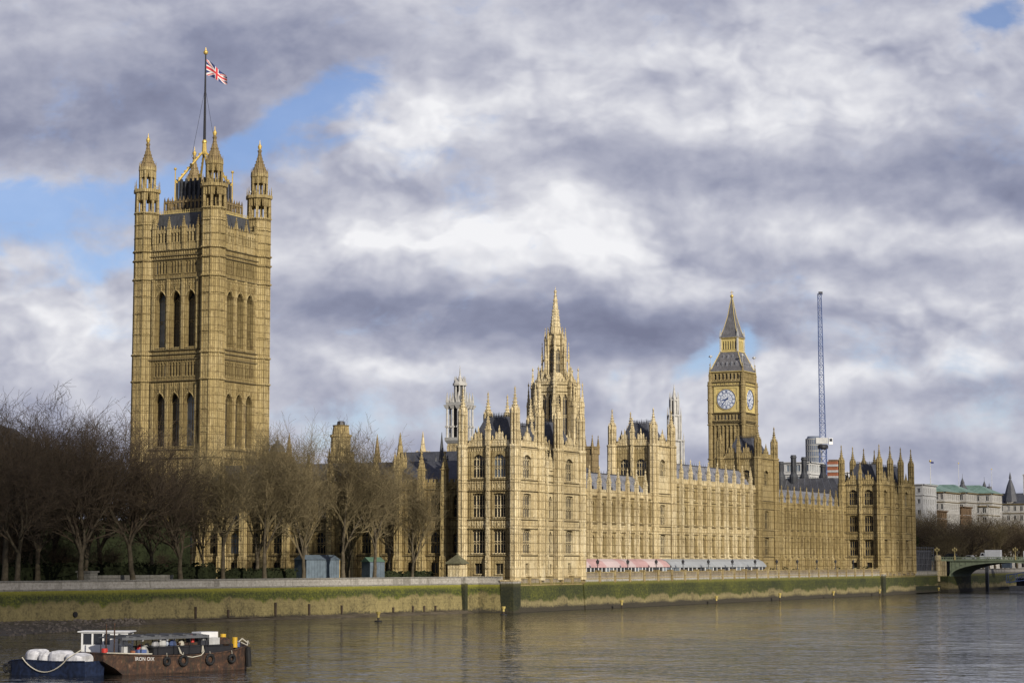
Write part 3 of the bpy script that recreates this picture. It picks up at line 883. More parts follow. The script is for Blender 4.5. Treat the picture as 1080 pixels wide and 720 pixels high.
def front(T, F, L, nb, zt, attic, mat, z0=6.2, ww=2.5, bw=.95, bd=1.0, pin=32.0, nm=3, first=True, last=True, basement=True, pinw=.8):
    wmat = M['stone_wall'] if mat is M['stone_river'] else M['tower_wall']  # walls darker than their buttresses: recess shade put into the colour
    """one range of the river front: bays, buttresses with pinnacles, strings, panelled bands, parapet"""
    st = L / nb
    cols = []; rows = []
    if basement: rows.append((7.6, 9.7, 0, 1.5, 1))
    rows += [(ROW1[0], ROW1[1], ROW1[2], ww, nm), (ROW2[0], ROW2[1], ROW2[2], ww, nm)]
    if attic: rows.append((attic[0], attic[1], .5, ww * .8, nm))
    for i in range(nb):
        cols.append(((i + .5) * st, [(r[3], r[0], r[1], r[2]) for r in rows]))
    mb = MB(F); wall_face(mb, 0, L, z0, zt, cols)
    for i in range(nb):                       # blind ribs beside the windows
        for r in rows[-2 if not attic else -3:]:
            for q in (-1, 1):
                for off in (.25, .58):
                    s = (i + .5) * st + q * (ww / 2 + off)
                    if abs(s - (i + .5) * st) < st / 2 - bw / 2 - .05:
                        mb.box(s - .06, s + .06, .003, .13, r[0] - .3, r[1] + .3)
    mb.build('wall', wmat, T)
    for i in range(nb):
        for r in rows:
            window(T, F, (i + .5) * st, r[0], r[1], r[3], r[2], r[4], smat=mat)
    for z in (11.2, 16.55, 18.5, 24.6) + ((28.2,) if attic else ()):
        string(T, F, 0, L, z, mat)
    panel_band(T, F, 0, L, 16.75, 18.2, mat)
    panel_band(T, F, 0, L, 10.0, 10.9, mat, .8)
    parapet(T, F, 0, L, zt, mat, .75, .5, 1.2)
    for i in range(nb + 1):
        if (i == 0 and not first) or (i == nb and not last): continue
        buttress(T, F, i * st, z0, zt + .2, bw, bd, mat, (11.2, 18.5, 24.6))
        pinnacle(T, F.at(i * st, bd * .5), F.a, zt + .1, zt + (pin - zt) * .45, pin, pinw, mat)
    return st

def wing(label, y0, y1, nb, zt, attic, mat, pin, group, xf=-10.6):
    T = thing('palace_wing', label, 'palace wing', (xf - 5, (y0 + y1) / 2, 6.3), group)
    F = Fr(xf, y0, 90)
    st = front(T, F, y1 - y0, nb, zt, attic, mat, pin=pin, first=False, last=False)
    L = y1 - y0
    mb = MB(); mb.poly([(xf - 14, y0, 6.2), (xf - 14, y1, 6.2), (xf - 14, y1, zt), (xf - 14, y0, zt)]); mb.build('wall', mat, T)
    # lead roof: steep slope behind the parapet, ribs and one dormer per bay
    zr = zt + 5.4
    mb = MB(F)
    mb.poly([(0, -.9, zt + .25), (L, -.9, zt + .25), (L, -5.0, zr), (0, -5.0, zr)]); mb.poly([(0, -5.0, zr), (L, -5.0, zr), (L, -10, zr), (0, -10, zr)])
    mb.poly([(0, -10, zr), (L, -10, zr), (L, -14, zt), (0, -14, zt)]); mb.poly([(0, -.3, zt + .2), (L, -.3, zt + .2), (L, -.9, zt + .25), (0, -.9, zt + .25)])
    rf = mb.build('roof', M['lead'], T)
    for i in range(nb):
        def dorm():
            mb = MB(LOC)
            mb.box(-.5, .5, -3.1, -1.9, zt + .8, zt + 2.0)
            b = [(-.7, -1.8, zt + 2.0), (.7, -1.8, zt + 2.0), (0, -1.8, zt + 2.9)]; c = [(p[0], -4.2, p[2]) for p in b]
            mb.poly(b); mb.poly([b[0], b[2], c[2], c[0]]); mb.poly([b[1], b[2], c[2], c[1]])
            for q in range(7):
                s = -st / 2 + st * q / 7
                mb.tube((s, -1.0, zt + .45), (s, -4.95, zr + .02), .06, None, 4, False)
            return mb
        inst('dormer', (round(st, 3), zt), dorm, M['lead'], rf, F.at((i + .5) * st, 0), F.a)
    mb = MB(F); mb.tube((0, -5, zr), (L, -5, zr), .16, None, 6)
    for k_ in range(int(L / 1.5)): mb.tube((k_ * 1.5, -5, zr), (k_ * 1.5, -5, zr + .8), .06, .02, 4)
    mb.build('roof_crest', M['iron'], rf)
    return T

def tower_block(T, x0, x1, y0, y1, mat, zbase, zc, zs, zt, s_bays, e_bays, tr=1.05, roofz=None, low_to=None, faces='SE', gmat=None, z_roof0=None, attic=(26.6, 31.2), low=True, mid=True):
    """square tower of the river front with corner turrets; faces S and E carry the windows"""
    w, l = x1 - x0, y1 - y0
    Fs = {'S': (Fr(x0, y0, 0), w, s_bays), 'E': (Fr(x1, y0, 90), l, e_bays), 'N': (Fr(x1, y1, 180), w, 1), 'W': (Fr(x0, y1, 270), l, 1)}
    for key, (F, L, bays) in Fs.items():
        nb = bays; st = (L - 2.2 * tr) / nb; o0 = 1.1 * tr
        rows = []
        if key in faces:
            if low: rows = [(7.5, 9.6, 0, 1.7, 1)] + [(ROW1[0], ROW1[1] + .3, .2, 2.7, 3), (ROW2[0] - .2, ROW2[1] - .1, .2, 2.7, 3)]
            rows.append((attic[0], attic[1], .8, 2.7, 3))
        if nb == 1: rows = [(r[0], r[1], r[2], 3.6 if r[0] > 10 else 1.5, r[4]) for r in rows]
        zb = zbase
        mb = MB(F)
        wall_face(mb, 0, L, zb, zc, [(o0 + (i + .5) * st, [(r[3], r[0], r[1], r[2]) for r in rows]) for i in range(nb)] if rows else [])
        for i in range(nb):
            for r in rows:
                if r[0] < 10: continue
                for q in (-1, 1):
                    for off in (.28, .62, .98):
                        s = o0 + (i + .5) * st + q * (r[3] / 2 + off)
                        if o0 + .2 < s < L - o0 - .2: mb.box(s - .06, s + .06, .003, .12, r[0] - .2, r[1] + .35)
        mb.build('wall', M['stone_wall'] if mat is M['stone_river'] and key != 'E' else mat, T)  # sunward east wall in lighter stone, other sides carry shade in their colour
        for i in range(nb):
            for r in rows: window(T, F, o0 + (i + .5) * st, r[0], r[1], r[3], r[2], r[4], smat=mat)
        zz = [11.2, 16.5, 18.3, 24.0, 26.2] if low else [attic[0] - .4]
        for z in zz + [zc]:
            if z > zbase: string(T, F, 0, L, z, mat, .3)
        if low:
            panel_band(T, F, o0, L - o0, 16.7, 18.0, mat, .55); panel_band(T, F, o0, L - o0, 24.2, 25.9, mat, .55)
        panel_band(T, F, o0, L - o0, zc - .95, zc - .3, mat, .5)
        parapet(T, F, o0, L - o0, zc, mat, .8, .35, 1.1)
        for i in range(nb):
            gablet(T, F, o0 + (i + .5) * st, zc + .75, min(3.0, st * .75), 3.4, mat)
        for i in range(1, nb):
            buttress(T, F, o0 + i * st, zb, zc + .3, .7, .55, mat, tuple(z for z in (11.2, 18.3, 26.2) if z > zb + 1))
            pinnacle(T, F.at(o0 + i * st, .28), F.a, zc + .2, zc + 3.4, zc + 7.0, .85, mat)
        if nb == 1 and key in 'SE':
            for q in (.17, .83):
                pinnacle(T, F.at(L * q, .05), F.a, zc + .2, zc + 1.8, zc + 4.2, .5, mat)
    for (x, y) in ((x0, y0), (x1, y0), (x1, y1), (x0, y1)):
        turret(T, x, y, zbase, zc, zs, zt, tr, mat, tuple(z for z in ((11.2, 16.5, 18.3, 24.0, 26.2) if low else ()) if z > zbase + 1))
    if roofz:
        hip_roof(T, x0 + .9, x1 - .9, y0 + .9, y1 - .9, zc + .2, roofz, w * .22, l * .22, M['slate'], M['iron'], rib=0)

def pavilion(label, y0, y1, mat):
    T = thing('palace_pavilion', label, 'palace pavilion', (-5.8, (y0 + y1) / 2, 6.2), 'end pavilions of the river front')
    x0, x1 = -11.7, 0.0
    tower_block(T, x0, x1, y0, y0 + 11.0, mat, 6.2, 32.8, 39.6, 44.8, 2, 1, roofz=38.9)
    tower_block(T, x0, x1, y1 - 11.0, y1, mat, 6.2, 32.8, 39.6, 44.8, 2, 1, roofz=38.9)
    # lower link between the two towers, a little recessed
    F = Fr(-.7, y0 + 11.0, 90); L = y1 - y0 - 22.0
    st = L / 2
    rows = [(11.6, 16.0, .8, 1.7, 1), (18.8, 23.2, .8, 1.7, 1), (7.5, 9.4, 0, 1.2, 1)]
    mb = MB(F); wall_face(mb, 0, L, 6.2, 27.6, [((i + .5) * st, [(r[3], r[0], r[1], r[2]) for r in rows]) for i in range(2)]); mb.build('wall', mat, T)
    for i in range(2):
        for r in rows: window(T, F, (i + .5) * st, r[0], r[1], r[3], r[2], r[4], smat=mat)
        gablet(T, F, (i + .5) * st, 28.3, 2.6, 4.6, mat)
    for z in (11.2, 16.5, 18.3, 24.0, 26.2, 27.6): string(T, F, 0, L, z, mat)
    panel_band(T, F, 0, L, 16.7, 18.0, mat, .55); panel_band(T, F, 0, L, 24.2, 25.9, mat, .55)
    parapet(T, F, 0, L, 27.6, mat)
    buttress(T, F, st, 6.2, 28.0, .6, .5, mat, (11.2, 18.3, 26.2)); pinnacle(T, F.at(st, .2), F.a, 28, 30.2, 33.6, .6, mat)
    mb = MB(); mb.poly([(x0, y0 + 11, 6.2), (x0, y1 - 11, 6.2), (x0, y1 - 11, 27.6), (x0, y0 + 11, 27.6)]); mb.build('wall', mat, T)
    hip_roof(T, x0, -1.5, y0 + 10.5, y1 - 10.5, 27.7, 37.6, 4.6, .01, M['slate'], M['iron'])
    return T
SR = M['stone_river']
pavilion('nearest palace pavilion of pale stone, with turrets and tall windows, at the river wall corner', 0, 30.8, SR)
pavilion('far pavilion of the palace beside the bridge, turreted, its stone darkened as under passing clouds', 242.0, 275.0, M['stone_tower'])  # shade over this end is put into the darker stone
wing('palace wing of repeated narrow bays above the pink awning', 30.8, 94.3, 12, 24.8, None, SR, 31.6, 'wings of the river front')
wing('palace wing of repeated narrow bays between the far turreted tower and the far pavilion', 178.8, 242.0, 12, 24.8, None, M['stone_tower'], 31.0, 'wings of the river front')
wing('taller middle range of the river front between two turreted towers', 105.4, 165.9, 10, 28.8, (25.2, 27.6), SR, 35.2, 'wings of the river front')
def mid_tower(label, y0, y1, mat):
    T = thing('palace_tower', label, 'palace tower', (-16, (y0 + y1) / 2, 6.2), 'square towers of the river front')
    tower_block(T, -21.0, -10.2, y0, y1, mat, 6.2, 37.6, 42.0, 46.7, 2, 1, roofz=43.2, attic=(30.3, 34.4), tr=1.1)
    return T
mid_tower('square turreted tower of the river front in front of the white lantern tower', 94.3, 105.4, SR)
mid_tower('square turreted tower of the river front in front of the clock tower', 165.9, 178.8, M['stone_clock'])

# ------------------------------------------------------------------ south front, seen through the trees
T = thing('palace_wing', 'buttressed palace range behind the bare trees, left of the nearest pavilion', 'palace wing', (-44, 8, 6.3))
F = Fr(-76.5, 3.0, 0); L = 64.8; nb = 12
front(T, F, L, nb, 25.2, None, M['stone_tower'], pin=32.6, bw=1.25, bd=1.2, nm=2, ww=2.3, first=True, last=False, pinw=1.15)
mb = MB(); mb.poly([(-76.5, 3, 25.3), (-11.7, 3, 25.3), (-11.7, 9.5, 30.6), (-76.5, 9.5, 30.6)]); mb.poly([(-76.5, 16, 25.3), (-11.7, 16, 25.3), (-11.7, 9.5, 30.6), (-76.5, 9.5, 30.6)])
mb.poly([(-11.7, 3, 25.3), (-11.7, 16, 25.3), (-11.7, 9.5, 30.6)]); mb.poly([(-76.5, 3, 25.3), (-76.5, 16, 25.3), (-76.5, 9.5, 30.6)])
mb.build('roof', M['slate'], T)
mb = MB(); mb.poly([(-76.5, 16, 6.2), (-11.7, 16, 6.2), (-11.7, 16, 25.3), (-76.5, 16, 25.3)]); mb.poly([(-11.7, 3, 6.2), (-11.7, 16, 6.2), (-11.7, 16, 25.3), (-11.7, 3, 25.3)]); mb.build('wall', M['stone_tower'], T)

# ranges round the inner courts
def court_range(label, x0, x1, y0, y1, ze, zr, along='y'):
    T = thing('court_range', label, 'palace range', ((x0 + x1) / 2, (y0 + y1) / 2, 6.3), 'ranges behind the river front')
    mb = MB(); mb.box(x0, x1, y0, y1, 6.2, ze); mb.build('wall', M['stone_dark'], T)
    mb = MB()
    if along == 'y':
        xm = (x0 + x1) / 2
        mb.poly([(x0 - .3, y0, ze), (x0 - .3, y1, ze), (xm, y1, zr), (xm, y0, zr)]); mb.poly([(x1 + .3, y0, ze), (x1 + .3, y1, ze), (xm, y1, zr), (xm, y0, zr)])
        for y in (y0, y1): mb.poly([(x0 - .3, y, ze), (x1 + .3, y, ze), (xm, y, zr)])
    else:
        ym = (y0 + y1) / 2
        mb.poly([(x0, y0 - .3, ze), (x1, y0 - .3, ze), (x1, ym, zr), (x0, ym, zr)]); mb.poly([(x0, y1 + .3, ze), (x1, y1 + .3, ze), (x1, ym, zr), (x0, ym, zr)])
        for x in (x0, x1): mb.poly([(x, y0 - .3, ze), (x, y1 + .3, ze), (x, ym, zr)])
    mb.build('roof', M['slate'], T)
    return T
court_range('dark slate roofed range behind the awninged wing', -46, -33, 34, 120, 26.5, 33.8)
court_range('dark slate roofed range behind the nearest pavilion', -40, -14, 20, 32, 26, 33.5, 'x')
court_range('slate roofed range right of the spire tower', -52, -30, 150, 168, 27, 33, 'x')
court_range('dark roofed range behind the far wing', -44, -30, 184, 262, 25, 31.5)

# ================================================================== great square tower
VX, VY = -87.2, 17.0
ST = M['stone_tower']
T = thing('square_tower', 'huge square stone tower with four corner turrets flying a flag', 'tower', (VX, VY, 6.3))
H = 10.1
tops = (76.4, 78.5)
zrings = (12, 22.5, 32.6, 49.5, 55.4, 72.2, 76.4, 78.5)
for key, ang in (('S', 0), ('E', 90), ('N', 180), ('W', 270)):
    ax = {'S': (VX - H, VY - H), 'E': (VX + H, VY - H), 'N': (VX + H, VY + H), 'W': (VX - H, VY + H)}[key]
    F = Fr(ax[0], ax[1], ang); L = 2 * H
    seen = key in 'SE'
    big = [(L / 2 + o_) for o_ in (-3.95, 0, 3.95)]
    slits = [L / 2 + g_ * 3.95 + (q - 1.5) * .82 for g_ in (-1, 0, 1) for q in range(4)]
    def sect(z0, z1, cols, rec):
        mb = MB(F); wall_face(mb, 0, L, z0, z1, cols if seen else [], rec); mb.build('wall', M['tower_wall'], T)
    sect(6.2, 32.6, [(s, [(2.6, 13, 29, 2.0)]) for s in big], 1.2)
    sect(32.6, 49.5, [(s, [(2.8, 35.0, 46.6, 1.7)]) for s in big], 1.5)
    sect(49.5, 55.4, [(s, [(.5, 50.4, 53.5, .25)]) for s in slits], .4)
    sect(55.4, 72.2, [(s, [(2.9, 56.8, 69.2, 1.7)]) for s in big], 1.8)
    sect(72.2, 78.5, [(s, [(.5, 73.2, 76.0, .25)]) for s in slits], .4)
    if seen:
        for s in big:
            window(T, F, s, 13, 29, 2.6, 2.0, 1, 1.2, smat=ST)
            window(T, F, s, 35.0, 46.6, 2.8, 1.7, 1, 1.5, smat=ST, hood=1.6)
            window(T, F, s, 56.8, 69.2, 2.9, 1.7, 1, 1.8, smat=ST, hood=1.9)
        for s in slits:
            window(T, F, s, 50.4, 53.5, .5, .25, 0, .4, smat=ST, transom=False); window(T, F, s, 73.2, 76.0, .5, .25, 0, .4, smat=ST, transom=False)
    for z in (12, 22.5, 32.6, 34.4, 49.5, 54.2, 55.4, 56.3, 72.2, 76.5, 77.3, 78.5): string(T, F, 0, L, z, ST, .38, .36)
    for s in [L / 2 + q * 1.975 for q in (-3, -1, 1, 3)]:
        def pil():
            mb = MB(LOC)
            for z0, z1 in ((8, 32), (34.5, 49), (56.4, 72), (78.6, 82.5)): mb.box(-.38, .38, -.02, .34, z0, z1); mb.box(-.12, .12, .34, .46, z0, z1)
            return mb
        inst('pilaster', 1, pil, ST, T, F.at(s, 0), F.a)
        pinnacle(T, F.at(s, .15), F.a, 80, 83.4, 86.2, .7, ST)
    for z0, z1 in ((32.8, 34.2), (53.7, 54.1), (70.6, 72.0), (76.6, 77.2), (77.5, 78.3)):
        panel_band(T, F, 2.4, L - 2.4, z0, z1, ST, .6)
    panel_band(T, F, 2.4, L - 2.4, 47.2, 49.0, ST, .55)
    # pierced parapet with small pinnacles
    mb = MB(F); mb.box(2.2, L - 2.2, -.5, .1, 78.5, 80.2)
    n = 18
    for i in range(n + 1):
        s = 2.4 + (L - 4.8) * i / n; mb.box(s - .16, s + .16, -.4, .12, 80.2, 82.3)
        if i % 2: mb.box(s - .06, s + .06, .1, .2, 78.7, 80.1)
        mb.frus(s, -.14, 83.0, 84.0, .2, .2, .02, .02)
    mb.box(2.2, L - 2.2, -.42, .12, 82.3, 83.0); mb.build('parapet', ST, T, recalc=False)
for dx, dy in ((-1, -1), (1, -1), (1, 1), (-1, 1)):
    tx, ty = VX + dx * 9.0, VY + dy * 9.0
    def vt():
        mb = MB(); r = 2.75
        mb.loft(0, 0, [(6.2, r * 1.1), (12, r * 1.08), (12.3, r), (87.3, r * .93)], 8)
        for i in range(8):
            a = PI / 8 + 2 * PI * i / 8; c, s = math.cos(a), math.sin(a)
            mb.tube((r * c, r * s, 6.2), (r * .93 * c, r * .93 * s, 87.3), .24, .2, 4)
            a2 = 2 * PI * i / 8; q = r * math.cos(PI / 8)
            mb.tube((q * math.cos(a2), q * math.sin(a2), 12), (q * .93 * math.cos(a2), q * .93 * math.sin(a2), 87), .10, None, 4)
            mb.tube((r * .9 * c, r * .9 * s, 87.2), (r * .88 * c, r * .88 * s, 92.0), .36, .34, 5)          # open belfry stage
            for sgn in (-1, 1):
                b2 = a + sgn * .20
                mb.tube((r * .86 * math.cos(b2), r * .86 * math.sin(b2), 90.0), (r * .87 * math.cos(b2), r * .87 * math.sin(b2), 92.0), .22, .3, 4)
            mb.tube((r * 1.02 * c, r * 1.02 * s, 91.8), (r * 1.02 * c, r * 1.02 * s, 94.6), .22, .03, 4)
            r3 = 1.72
            mb.tube((r3 * c, r3 * s, 92.5), (r3 * c, r3 * s, 97.2), .27, .26, 5)                     # open lantern
            for sgn in (-1, 1):
                b2 = a + sgn * .22
                mb.tube((r3 * .95 * math.cos(b2), r3 * .95 * math.sin(b2), 95.4), (r3 * .95 * math.cos(b2), r3 * .95 * math.sin(b2), 96.8), .16, .24, 4)
            mb.tube((r3 * 1.1 * c, r3 * 1.1 * s, 97.0), (r3 * 1.1 * c, r3 * 1.1 * s, 99.0), .17, .03, 4)
        for z in zrings:
            mb.loft(0, 0, [(z - .3, r * 1.0), (z - .1, r * 1.13), (z + .15, r * 1.13), (z + .3, r * 1.0)], 8)
        for z in (17, 27.5, 38, 43, 60, 64.5, 68.5, 81.5, 84.5):
            mb.loft(0, 0, [(z - .1, r * .96), (z - .05, r * 1.05), (z + .1, r * 1.05), (z + .15, r * .96)], 8)
        mb.loft(0, 0, [(86.8, r * .93), (87.1, r * 1.08), (87.35, r * 1.08), (87.4, r * .4)], 8)
        mb.loft(0, 0, [(91.5, r * .85), (91.9, r * 1.12), (92.6, r * 1.12), (92.7, r * .5)], 8)
        mb.loft(0, 0, [(96.6, 1.6), (96.9, 2.0), (97.6, 2.0), (97.9, 1.7)], 8)
        return mb
    def vs():
        mb = MB(); mb.loft(0, 0, [(97.6, 1.95), (98.3, 1.75), (99.2, 1.3), (100.4, .85), (101.8, .5), (102.6, .36), (103.1, .55), (103.3, .3)], 8)
        crockets(mb, 0, 0, 1.75, 97.8, 103.4, 8, 6, .2); return mb
    def vf():
        mb = MB(); mb.loft(0, 0, [(103.2, .15), (103.5, .35), (104.0, .48), (104.5, .28), (104.7, .12), (105.6, .03)], 8); mb.box(-.5, .5, -.05, .05, 104.0, 104.2); mb.box(-.05, .05, -.5, .5, 104.0, 104.2); return mb
    o = inst('corner_turret', 1, vt, ST, T, (tx, ty, 0)); inst('spire', 2, vs, M['stone_dark'], o, (tx, ty, 0)); inst('finial', 2, vf, M['gold'], o, (tx, ty, 0))
# iron roof, gallery and gilded crown
rf = hip_roof(T, VX - 9.4, VX + 9.4, VY - 9.4, VY + 9.4, 79.0, 87.0, 1.6, 1.6, M['iron_roof'], M['gilt_stone'], 'iron_roof')
mb = MB()
for k_ in range(4):
    F = [Fr(VX - 6.2, VY - 6.2, 0), Fr(VX + 6.2, VY - 6.2, 90), Fr(VX + 6.2, VY + 6.2, 180), Fr(VX - 6.2, VY + 6.2, 270)][k_]
    mb.F = F
    for i in range(13):
        s = 12.4 * i / 12; mb.box(s - .22, s + .22, -.13, .13, 87, 90.0); mb.frus(s, 0, 90.2, 91.2, .16, .16, .02, .02)
    mb.box(0, 12.4, -.12, .10, 87, 88.2); mb.box(0, 12.4, -.2, .2, 89.7, 90.2)
mb.build('iron_gallery', M['stone_dark'], rf, recalc=False)
mb = MB(); mb.frus(VX, VY, 87.0, 95.0, 4.4, 4.4, 3.6, 3.6)
for k_ in range(4):
    F = [Fr(VX - 4.3, VY - 4.3, 0), Fr(VX + 4.3, VY - 4.3, 90), Fr(VX + 4.3, VY + 4.3, 180), Fr(VX - 4.3, VY + 4.3, 270)][k_]; mb.F = F
    for i in range(8): mb.box(8.6 * i / 7 - .14, 8.6 * i / 7 + .14, -.4, .2, 87, 95.4)
mb.build('crown_base', M['iron_roof'], rf, recalc=False)
mb = MB()
for dx, dy in ((-1, -1), (1, -1), (1, 1), (-1, 1)):
    a, c = Vector((VX + dx * 4.4, VY + dy * 4.4, 94.6)), Vector((VX + dx * .3, VY + dy * .3, 102.0))
    mb.tube(a, c, .30, .24, 5)
    for q in range(9):
        p = a.lerp(c, q / 9); mb.ball((p.x, p.y, p.z + .35), .3, 6, 4)
    mb.tube((VX + dx * 4.6, VY + dy * 4.6, 87), (VX + dx * 4.6, VY + dy * 4.6, 97.5), .2, .12, 5); mb.ball((VX + dx * 4.6, VY + dy * 4.6, 97.8), .35, 6, 4)
mb.tube((VX, VY, 101.5), (VX, VY, 104.2), .62, .45, 8); mb.ball((VX, VY, 104.4), .6, 8, 5)
mb.build('gilded_crown', M['gold'], rf)
for dx, dy in ((-1, -1), (1, -1), (1, 1), (-1, 1)):
    def st_():
        mb = MB(); mb.tube((0, 0, 87), (0, 0, 93.2), .12, .07, 5); mb.ball((0, 0, 93.5), .32, 6, 4); return mb
    inst('roof_standard', 1, st_, M['white_dirty'], rf, (VX + dx * 7.6, VY + dy * 7.6, 0))
# flagpole and flag
T = thing('flagpole', 'dark flagpole with gilt ball on the roof of the huge square tower', 'flagpole', (VX, VY, 104))
mb = MB(); mb.tube((VX, VY, 102), (VX, VY, 124.6), .36, .15, 8); mb.build('pole', M['iron'], T)
mb = MB(); mb.ball((VX, VY, 125.0), .55, 8, 6); mb.tube((VX, VY, 125.4), (VX, VY, 126.2), .2, .05, 6); mb.build('finial', M['gold'], T)
for dx in (-1, 1):
    mb = MB(); mb.tube((VX + dx * 2.6, VY + dx * 1.2, 101), (VX + dx * .2, VY, 116), .035, None, 4); mb.build('stay', M['iron'], T)
nu, nv = 64, 34
verts = []; fw, fh = 6.6, 3.6
rx, ry = .8934, .4493
for j in range(nv + 1):
    for i in range(nu + 1):
        a, c = i / nu, j / nv
        droop = -3.0 * a ** 1.15 + .25 * math.sin(a * 7 + c * 1.2) * a
        x = a * fw * .72; off = .45 * math.sin(a * 9 + c * 1.5) * (a ** .6)
        sq = 1 - .52 * a ** 1.3
        z = (c - .5) * fh * sq + droop - .3 * (a)
        verts.append((VX + .25 + rx * x - ry * off, VY + ry * x + rx * off, 121.6 + z))
faces = []; mi = []
def jack(u, v):
    x, y = u * 60, v * 30                      # 60 x 30 flag
    if abs(x - 30) < 3 or abs(y - 15) < 3: return 1
    if abs(x - 30) < 5 or abs(y - 15) < 5: return 0
    d1 = (x - 2 * y) / math.sqrt(5); d2 = (x - 60 + 2 * y) / math.sqrt(5)
    for d, sg in ((d1, 1 if x < 30 else -1), (d2, 1 if x < 30 else -1)):
        if 0 < d * sg * (1 if d is d1 else -1) < 2: return 1
        if abs(d) < 3: return 0
    return 2
for j in range(nv):
    for i in range(nu):
        q = j * (nu + 1) + i
        faces.append((q, q + 1, q + nu + 2, q + nu + 1)); mi.append(jack((i + .5) / nu, (j + .5) / nv))
me = bpy.data.meshes.new('flag'); me.from_pydata(verts, [], faces)
for n_ in ('flag_white', 'flag_red', 'flag_blue'): me.materials.append(M[n_])
me.polygons.foreach_set('material_index', mi); me.polygons.foreach_set('use_smooth', [True] * len(faces)); me.update()
o = bpy.data.objects.new('flag', me); _link(o, None); tag(o, 'red white and blue union flag drooping from the flagpole', 'flag')

# ================================================================== spire tower (octagonal, centre)
CX, CY = -60.0, 144.2
T = thing('spire_tower', 'tall octagonal stone lantern tower with slender crocketed spire', 'tower', (CX, CY, 6.3))
def octface(r, k):
    """frame on side k of an octagon of circumradius r"""
    a0 = PI / 8 + 2 * PI * k / 8; a1 = a0 + PI / 4
    p0 = (CX + r * math.cos(a0), CY + r * math.sin(a0)); p1 = (CX + r * math.cos(a1), CY + r * math.sin(a1))
    return Fr(p0[0], p0[1], math.degrees(math.atan2(p1[1] - p0[1], p1[0] - p0[0]))), math.hypot(p1[0] - p0[0], p1[1] - p0[1])
for k_ in range(8):
    F, L = octface(5.6, k_)
    mb = MB(F); wall_face(mb, 0, L, 6.2, 57.2, [(L / 2 - .95, [(1.2, 43.5, 54.6, 1.1)]), (L / 2 + .95, [(1.2, 43.5, 54.6, 1.1)])], .6); mb.build('wall', SR, T)
    for q in (-.95, .95): window(T, F, L / 2 + q, 43.5, 54.6, 1.2, 1.1, 1, .6, smat=SR)
    for z in (42.5, 55.3, 57.2): string(T, F, 0, L, z, SR, .3)
    parapet(T, F, 0, L, 57.2, SR, .9, .5, 1.0)
    a = PI / 8 + 2 * PI * k_ / 8
    for rr, zb, zs_, zt_, w_ in ((6.15, 6.2, 56.5, 62.5, 1.1), (7.3, 6.2, 51.5, 58.5, 1.0)):
        pinnacle(T, (CX + rr * math.cos(a), CY + rr * math.sin(a), 0), a, 30, zs_, zt_, w_, SR)
    mb = MB()
    for z_ in (44, 49, 54):
        mb.tube((CX + 7.3 * math.cos(a), CY + 7.3 * math.sin(a), z_ - 2), (CX + 5.6 * math.cos(a), CY + 5.6 * math.sin(a), z_), .28, None, 4)
    mb.build('flying_buttress', SR, T)
    # sloping shoulders and slim lantern
    F, L = octface(2.35, k_)
    mb = MB(F); wall_face(mb, 0, L, 59.0, 71.0, [(L / 2, [(1.05, 60.2, 67.2, .9)])], .35); mb.build('wall', SR, T)
    window(T, F, L / 2, 60.2, 67.2, 1.05, .9, 1, .35, smat=SR)
    for z in (59.6, 68.0, 71.0): string(T, F, 0, L, z, SR, .2)
    pinnacle(T, (CX + 2.75 * math.cos(a), CY + 2.75 * math.sin(a), 0), a, 58.5, 69.5, 73.2, .55, SR)
    pinnacle(T, (CX + 3.6 * math.cos(a), CY + 3.6 * math.sin(a), 0), a, 57.5, 65.0, 69.2, .5, SR)
    mb = MB(); mb.tube((CX + 5.2 * math.cos(a), CY + 5.2 * math.sin(a), 58.2), (CX + 3.5 * math.cos(a), CY + 3.5 * math.sin(a), 62.5), .25, None, 4)
    mb.tube((CX + 3.6 * math.cos(a), CY + 3.6 * math.sin(a), 63.5), (CX + 2.5 * math.cos(a), CY + 2.5 * math.sin(a), 65), .2, None, 4); mb.build('flying_buttress', SR, T)
mb = MB(); mb.loft(CX, CY, [(56.8, 5.3), (57.8, 4.9), (60.2, 2.9), (60.6, 2.4)], 8); mb.build('roof', SR, T)
mb = MB(); mb.loft(CX, CY, [(70.8, 1.95), (71.6, 1.6), (74.5, 1.22), (77.2, .86), (77.3, 1.0), (77.6, 1.0), (77.7, .8), (80.2, .5), (80.3, .62), (80.6, .62), (80.7, .45), (82.6, .22), (82.8, .4), (83.1, .4), (83.3, .12), (84.2, .03)], 8)
crockets(mb, CX, CY, 1.6, 71.6, 86, 8, 11, .16); mb.build('spire', SR, T)

